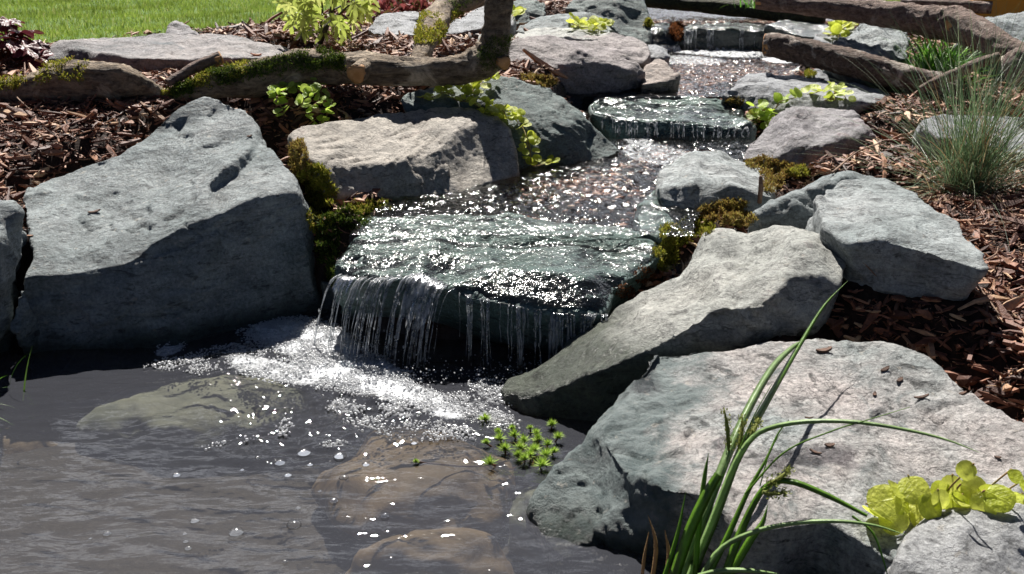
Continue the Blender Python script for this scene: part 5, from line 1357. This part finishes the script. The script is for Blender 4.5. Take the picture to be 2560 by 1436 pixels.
# foreground sedge
def ribbon(pts, wid, fold=0.35, n=26, pale=False):
    """a grass leaf with a keel; pts (px,py,Y)"""
    c = catmull([P(*p) for p in pts], n)
    T = np.gradient(c, axis=0); T /= np.linalg.norm(T, axis=1)[:, None]
    view = c - np.array((0, 0, CAM_H)); view /= np.linalg.norm(view, axis=1)[:, None]
    S = np.cross(T, view); S /= np.linalg.norm(S, axis=1)[:, None] + 1e-9
    Nn = np.cross(S, T)
    f = np.linspace(0, 1, n); w = np.interp(f, np.linspace(0, 1, len(wid)), wid) * (np.linalg.norm(c - np.array((0, 0, CAM_H)), axis=1) / FPX) * 0.5
    w = w[:, None]
    V = np.stack([c - S * w + Nn * w * fold * 0.6, c - Nn * w * fold, c + S * w + Nn * w * fold * 0.6, c - Nn * w * (fold - 0.12)], 1).reshape(-1, 3)
    F = [(4 * i + a, 4 * i + b, 4 * i + 4 + b, 4 * i + 4 + a) for i in range(n - 1) for a, b in ((0, 1), (1, 2), (2, 3), (3, 0))]
    return V, F
sg = empty("sedge", P(1700, 1520, 2.02), "tall green sedge with arching leaves growing in front of the mottled boulder", "plant")
LEAVES = [
  ([(1678,1500,2.02),(1752,1310,2.08),(1822,1130,2.20),(1880,1005,2.34),(1935,915,2.5),(1985,866,2.64),(2012,852,2.70)], [30,32,30,26,22,14,2], 'sedge_pale'),
  ([(1705,1500,2.03),(1790,1290,2.09),(1850,1130,2.22),(1920,1000,2.40),(2000,862,2.66),(2060,765,2.84),(2120,702,2.96)], [26,28,26,20,14,8,1], 'sedge'),
  ([(1668,1500,2.0),(1720,1340,2.01),(1765,1240,2.02),(1796,1186,2.03)], [34,36,34,26], 'sedge'),
  ([(1700,1500,2.03),(1775,1320,2.05),(1830,1180,2.06),(1872,1105,2.05),(1920,1072,2.03),(2010,1055,2.0),(2130,1055,1.97),(2250,1072,1.94),(2360,1098,1.91),(2450,1132,1.89)], [24,26,24,18,16,15,13,11,7,1], 'sedge_pale'),
  ([(1790,1510,1.98),(1840,1360,2.0),(1890,1250,2.02),(1930,1208,2.0),(1985,1206,1.98),(2070,1240,1.95),(2168,1290,1.92)], [26,26,20,18,20,18,10], 'sedge'),
  ([(1720,1510,1.96),(1790,1385,1.96),(1880,1332,1.95),(1990,1308,1.93),(2100,1304,1.91),(2190,1315,1.9),(2265,1338,1.89)], [16,18,16,14,12,8,1], 'sedge_pale'),
  ([(1862,1236,2.02),(1960,1132,2.0),(2080,1078,1.98),(2170,1050,1.96),(2275,1018,1.95)], [7,6,5,4,2], 'sedge'),
  ([(1740,1500,2.0),(1815,1350,2.02),(1870,1230,2.04),(1915,1150,2.05),(1945,1085,2.06),(1972,1050,2.07)], [20,20,14,8,6,2], 'sedge'),
  ([(1735,1490,2.03),(1748,1300,2.03),(1762,1190,2.04),(1772,1132,2.05)], [16,18,14,1], 'sedge'),
  ([(1745,1440,1.93),(1800,1428,1.92),(1870,1427,1.91),(1950,1436,1.9)], [14,18,16,4], 'sedge_pale'),
  ([(1790,1500,1.99),(1870,1360,2.0),(1905,1310,2.0),(1920,1262,2.01)], [24,26,16,1], 'sedge'),
  ([(2130,1290,1.94),(2180,1330,1.92),(2205,1390,1.9),(2222,1450,1.88)], [8,7,6,3], 'sedge'),
  ([(1642,1500,2.03),(1690,1350,2.03),(1715,1230,2.04)], [16,14,1], 'sedge'),
  ([(1850,1120,2.06),(1885,1040,2.07),(1930,960,2.08)], [4,4,2], 'sedge'),
  ([(1900,1215,2.02),(1925,1130,2.02),(1960,1070,2.03)], [4,4,1], 'sedge')]
for pts, wid, mt in LEAVES:
    V, F = ribbon(pts, [w * 0.76 for w in wid]); obj("leaf", V, F, M[mt], sg)
for pts, wid in (([(1622,1500,2.06),(1640,1370,2.06),(1620,1288,2.06)], [12,10,1]), ([(1650,1500,2.05),(1672,1400,2.05),(1662,1325,2.05)], [14,12,1]), ([(1600,1500,2.07),(1610,1400,2.07),(1622,1330,2.07)],[8,8,1])):
    V, F = ribbon(pts, wid); o = obj("leaf", V, F, M['straw'], sg); o["label"] = "dry brown leaf"
for a, b in (((1822,1130,2.2),(1810,1020,2.24)), ((1846,1130,2.2),(1856,1035,2.25)), ((1874,1092,2.2),(1896,1045,2.24)), ((1918,1214,2.0),(1978,1170,2.0)), ((1908,1234,1.99),(1968,1230,1.98))):
    p0, p1 = P(*a), P(*b); c = catmull([p0, (p0 + p1) / 2 + np.array((0.002, -0.004, 0)), p1], 14)
    V, F = tube(c, np.interp(np.linspace(0, 1, 14), [0, 0.15, 0.6, 1], [0.0018, 0.0042, 0.0046, 0.001]), 8)
    rr_ = np.random.default_rng(5); g = c[rr_.integers(1, 13, 160)] + rr_.normal(0, 0.0028, (160, 3))
    tv, tf = tufts(g, np.tile((p1 - p0) / np.linalg.norm(p1 - p0), (160, 1)), np.full(160, 0.007), rr_, 0.45, 1)
    V, F = merge([(V, F), (tv, tf)]); obj("flower_spike", V, F, M['spike'], sg)

# floating water plant
r_ = np.random.default_rng(71)
WP = [(1212,1050,15),(1380,1064,14),(1325,1072,9),(1250,1098,16),(1285,1090,15),(1310,1105,17),(1345,1100,15),(1370,1112,13),(1262,1125,18),(1300,1122,18),(1335,1128,18),(1365,1140,18),(1355,1165,22),(1310,1150,15),(1225,1160,18),(1215,1108,10),(1395,1095,14),(1385,1130,12),(1280,1072,10),(1295,1140,14),(1245,1080,10),(1040,1155,7),(1340,1085,12),(1325,1140,13)]
t = empty("water_plant", Z(1310, 1120, 0), "feathery bright green water plant floating at the boulder's foot in the pool", "water plant")
parts = []
for (px, py, rr) in WP:
    c = Z(px, py, 0.012); R_ = rr * 1.25 * np.linalg.norm(c - np.array((0, 0, CAM_H))) / FPX
    n = 110; a = r_.uniform(0, 6.28, n); tl = r_.uniform(0.2, 1.5, n)
    V, F = blades(np.tile(c, (n, 1)) + r_.normal(0, 0.001, (n, 3)), a, tl, R_ * r_.uniform(0.7, 1.25, n), np.full(n, 0.0034), r_.uniform(-0.6, 0.3, n), 3)
    obj("rosette", V, F, M['water_plant'], t)
    e_ = Z(1325 + r_.normal(0, 20), 1125 + r_.normal(0, 12), -0.05)
    parts.append(tube(catmull([c, (c + e_) / 2 + np.array((0, 0, -0.03)), e_], 7), np.full(7, 0.0025), 5))
V, F = merge(parts); obj("stem", V, F, M['moss_red'], t)

# moss cushions between the rocks
def moss_patch(label, blobs, n, mat, seed, length=0.02, name="moss_clump", mix=None):
    r = np.random.default_rng(seed); pts, nr = [], []
    for (cx, cy, rx, ry, w) in blobs:
        for _ in range(int(n * w)):
            a, q = r.uniform(0, 6.28), math.sqrt(r.random())
            h, nn = hit(cx + math.cos(a) * q * rx, cy + math.sin(a) * q * ry)
            if h is None: continue
            pts.append(h + nn * r.uniform(-0.005, 0.009)); nr.append(nn * 0.6 + np.array((0, -0.2, 0.5)))
    pts = np.array(pts); nr = np.array(nr); nr /= np.linalg.norm(nr, axis=1)[:, None]
    V, F = tufts(pts, nr, np.full(len(pts), length * 0.62), r, 0.30, 8)
    o = obj(name, V, F, M[mat], smooth=False)
    return tag(o, label, "moss", "moss cushions between the rocks")
bpy.context.view_layer.update()
moss_patch("browning moss at the left end of the beige rock", [(745,390,22,42,.6),(760,430,26,25,.4)], 420, 'moss_brown', 81, 0.022)
moss_patch("yellow green moss hanging in the gap between peaked boulder and beige rock", [(785,445,36,30,.45),(805,490,38,34,.45),(800,550,34,40,.2)], 620, 'moss', 82, 0.024)
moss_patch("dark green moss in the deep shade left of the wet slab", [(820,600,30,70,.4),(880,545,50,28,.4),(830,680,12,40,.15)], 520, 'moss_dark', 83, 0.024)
moss_patch("moss fringe along the foot of the beige rock at the waterline", [(960,515,60,12,.4),(1040,506,40,10,.3),(900,520,30,14,.3)], 320, 'moss', 84, 0.018)
moss_patch("yellow green moss between the wet slab and the long pale boulder", [(1690,590,40,30,.4),(1740,570,46,26,.3),(1665,640,28,40,.35)], 760, 'moss', 85, 0.022)
moss_patch("golden moss between the hollowed grey rock and the dark-faced rock", [(1800,535,60,24,.4),(1850,550,40,18,.35),(1830,515,40,14,.2)], 640, 'moss_brown', 86, 0.022)
moss_patch("golden brown moss behind the hollowed grey rock", [(1905,410,40,16,.35),(1950,430,55,22,.5),(1930,465,30,18,.2)], 600, 'moss_brown', 87, 0.022)
moss_patch("light green moss tip in front of the purplish split rock", [(2000,430,28,12,1.0)], 160, 'moss', 88, 0.022)
moss_patch("golden moss tuft at the foot of the craggy pinkish rock", [(1365,205,26,14,.6),(1325,196,24,8,.3)], 260, 'moss_brown', 89, 0.026)
moss_patch("rusty wet moss hanging beside the upper waterfall", [(1692,78,16,26,1.0)], 240, 'moss_red', 90, 0.04)
moss_patch("small yellow moss at the left end of the flat slab", [(1836,258,24,12,1.0)], 150, 'moss_brown', 91, 0.02)
moss_patch("moss tuft on the small stone under the sawn log", [(2025,188,14,10,1.0)], 90, 'moss', 92, 0.022)
moss_patch("yellow lichen-like moss at the corner of the tall dark boulder", [(1620,60,7,10,1.0)], 120, 'moss', 93, 0.03)
moss_patch("rusty wet moss strip where water runs beside the long pale boulder", [(1610,690,26,22,.5),(1560,730,24,20,.4)], 200, 'moss_red', 94, 0.014)

# chips, twigs and leaves lying on the stones
r_ = np.random.default_rng(95)
def loose_chip(label, px, py, lpx, wpx, ang, mat='chip', group="bark chips fallen on the rocks", name="bark_chip"):
    h, nn = hit(px, py)
    if h is None: return
    s_ = np.linalg.norm(h - np.array((0, 0, CAM_H))) / FPX
    L, W = lpx * s_, wpx * s_
    d = np.array((math.cos(ang), math.sin(ang), 0)); d = d - nn * (d @ nn); d /= np.linalg.norm(d); b = np.cross(nn, d)
    m = 9; x = np.linspace(-0.5, 0.5, m); V = []
    for xi in x:
        w = W * 0.5 * math.sqrt(max(0.03, 1 - (2 * xi) ** 2)) * r_.uniform(0.75, 1.1); c = h + d * xi * L + nn * (0.002 + 0.10 * L * (xi * 2) ** 2)
        th = 0.002 + W * 0.14
        V += [c - b * w, c + b * w, c + b * w * 0.8 + nn * th, c - b * w * 0.8 + nn * th]
    F = [(4 * i + a, 4 * i + (a + 1) % 4, 4 * i + 4 + (a + 1) % 4, 4 * i + 4 + a) for i in range(m - 1) for a in range(4)] + [(3, 2, 1, 0), tuple(4 * (m - 1) + k for k in range(4))]
    return tag(obj(name, V, F, M[mat], smooth=False), label, "chip", group)
for args in (("dark curled bark chip at the top back edge of the mottled boulder", 2060, 880, 40, 22, 0.2), ("brown chip below the back edge of the mottled boulder, left of centre", 2212, 926, 26, 12, 0.5), ("brown chip on the upper middle of the mottled boulder", 2248, 954, 26, 12, 0.8),
             ("small orange chip on the mottled boulder just left of the wet hollow's right side", 2186, 988, 14, 10, 1.2), ("dark flat chip right of the middle of the mottled boulder", 2304, 996, 36, 10, 0.1), ("pale little chip near the mulch on the mottled boulder's right", 2406, 986, 20, 9, 0.3),
             ("dark chip under the arching sedge leaf on the mottled boulder", 2072, 1116, 26, 14, 0.2), ("long dark chip left of the sedge's shadow on the mottled boulder", 2038, 1134, 30, 9, -0.6), ("thin black chip by the wet patch at mid boulder", 2022, 1048, 22, 5, 0.1),
             ("tiny reddish chip low on the mottled boulder beside the round leaves", 2495, 1146, 16, 6, -0.7), ("brown twig-like chip in the hollow of the peaked boulder", 236, 532, 30, 9, 0.7), ("black chip at the right rim of the peaked boulder's top", 626, 342, 18, 6, -0.3),
             ("dark chip on the wet end of the flat slab", 2056, 200, 10, 7, 0.2)):
    loose_chip(*args)
loose_chip("orange dry leaf on the left part of the mossy log", 640, 140, 26, 14, 0.2, 'dryleaf', None, "dry_leaf")
p = hit(1900, 490)[0]
V, F = tube(np.array([p + (0, 0, -0.03), p + (0.001, 0, 0.03), p + (-0.002, 0, 0.075), p + (-0.004, 0, 0.082)]), np.array((0.010, 0.010, 0.008, 0.003)), 6)
tag(obj("wood_splinter", V, F, M['twig']), "upright reddish splinter stuck in the moss behind the hollowed grey rock", "splinter")
def twig(label, pts, w):
    c = []
    for q in pts:
        h, nn = hit(q[0], q[1]); c.append(h + np.array((0, 0, 0.012 + (q[2] if len(q) > 2 else 0))))
    c = catmull(c, 14); V, F = tube(c, np.linspace(w, w * 0.4, 14), 6)
    tag(obj("twig", V, F, M['twig']), label, "twig", "twigs lying on the mulch")
twig("thin dark twig leaning beside the lime green plant on the left mulch", [(690,260,0.0),(705,240,0.02),(722,205,0.0)], 0.005)
twig("long dry twig on the mulch in front of the pale wedge-shaped boulder", [(2370,690,0.03),(2440,740,0.02),(2500,800,0.0)], 0.005)
twig("curved dry stalk at the right end of the pale wedge-shaped boulder", [(2410,690,0.01),(2480,670,0.03),(2492,640,0.02)], 0.003)
twig("straw stalk on the mulch beside the long pale boulder's right end", [(2120,655,0.01),(2150,685,0.03),(2190,700,0.0)], 0.004)
twig("twig on the mulch right of the purplish split rock", [(2080,440,0.0),(2140,400,0.02),(2200,365,0.0)], 0.005)
twig("short curled twig on the mulch at the far left below the curved log", [(45,262,0.02),(55,272,0.02),(80,285,0.0)], 0.004)

# single clear bubbles drifting on the pool
BUB = [(590,1331,26),(735,1312,26),(487,1302,16),(462,1335,8),(464,1354,10),(470,1371,12),(268,1334,14),(318,1341,6),(226,1346,6),(700,1157,20),(850,1140,24),(835,1252,15),(720,1188,14),(860,1195,18),(745,1270,10),(962,1290,14),(442,1188,14),(712,1404,10),(760,1132,26),(775,1162,11),(915,1162,14),(975,1104,15),(800,1228,8),(1035,1108,12),(645,1145,10),(605,1175,8)]
SPOT = ["near the bottom left of the pool", "over the golden brown sunken stone", "near the bottom middle of the pool", "in the middle of the pool", "just below the foam"]
bm = bmesh.new(); bmesh.ops.create_uvsphere(bm, u_segments=20, v_segments=10, radius=1.0)
for v in bm.verts:
    if v.co.z < -0.15: v.co.z = -0.15
bv_ = np.array([v.co[:] for v in bm.verts]); bf_ = [tuple(v.index for v in f.verts) for f in bm.faces]; bm.free()
bub_me = make_mesh("bubble", bv_ * np.array((1, 1, 0.62)), bf_, [M['bubble']])
for i, (px, py, rr) in enumerate(BUB):
    c = Z(px, py, 0.003); s_ = rr * np.linalg.norm(c - np.array((0, 0, CAM_H))) / FPX
    o = bpy.data.objects.new("bubble", bub_me); COL.objects.link(o); o.location = tuple(c); s_ *= 0.68; o.scale = (s_, s_, s_)
    tag(o, "clear round bubble floating on the open pool water", "bubble", "bubbles floating on the pool")
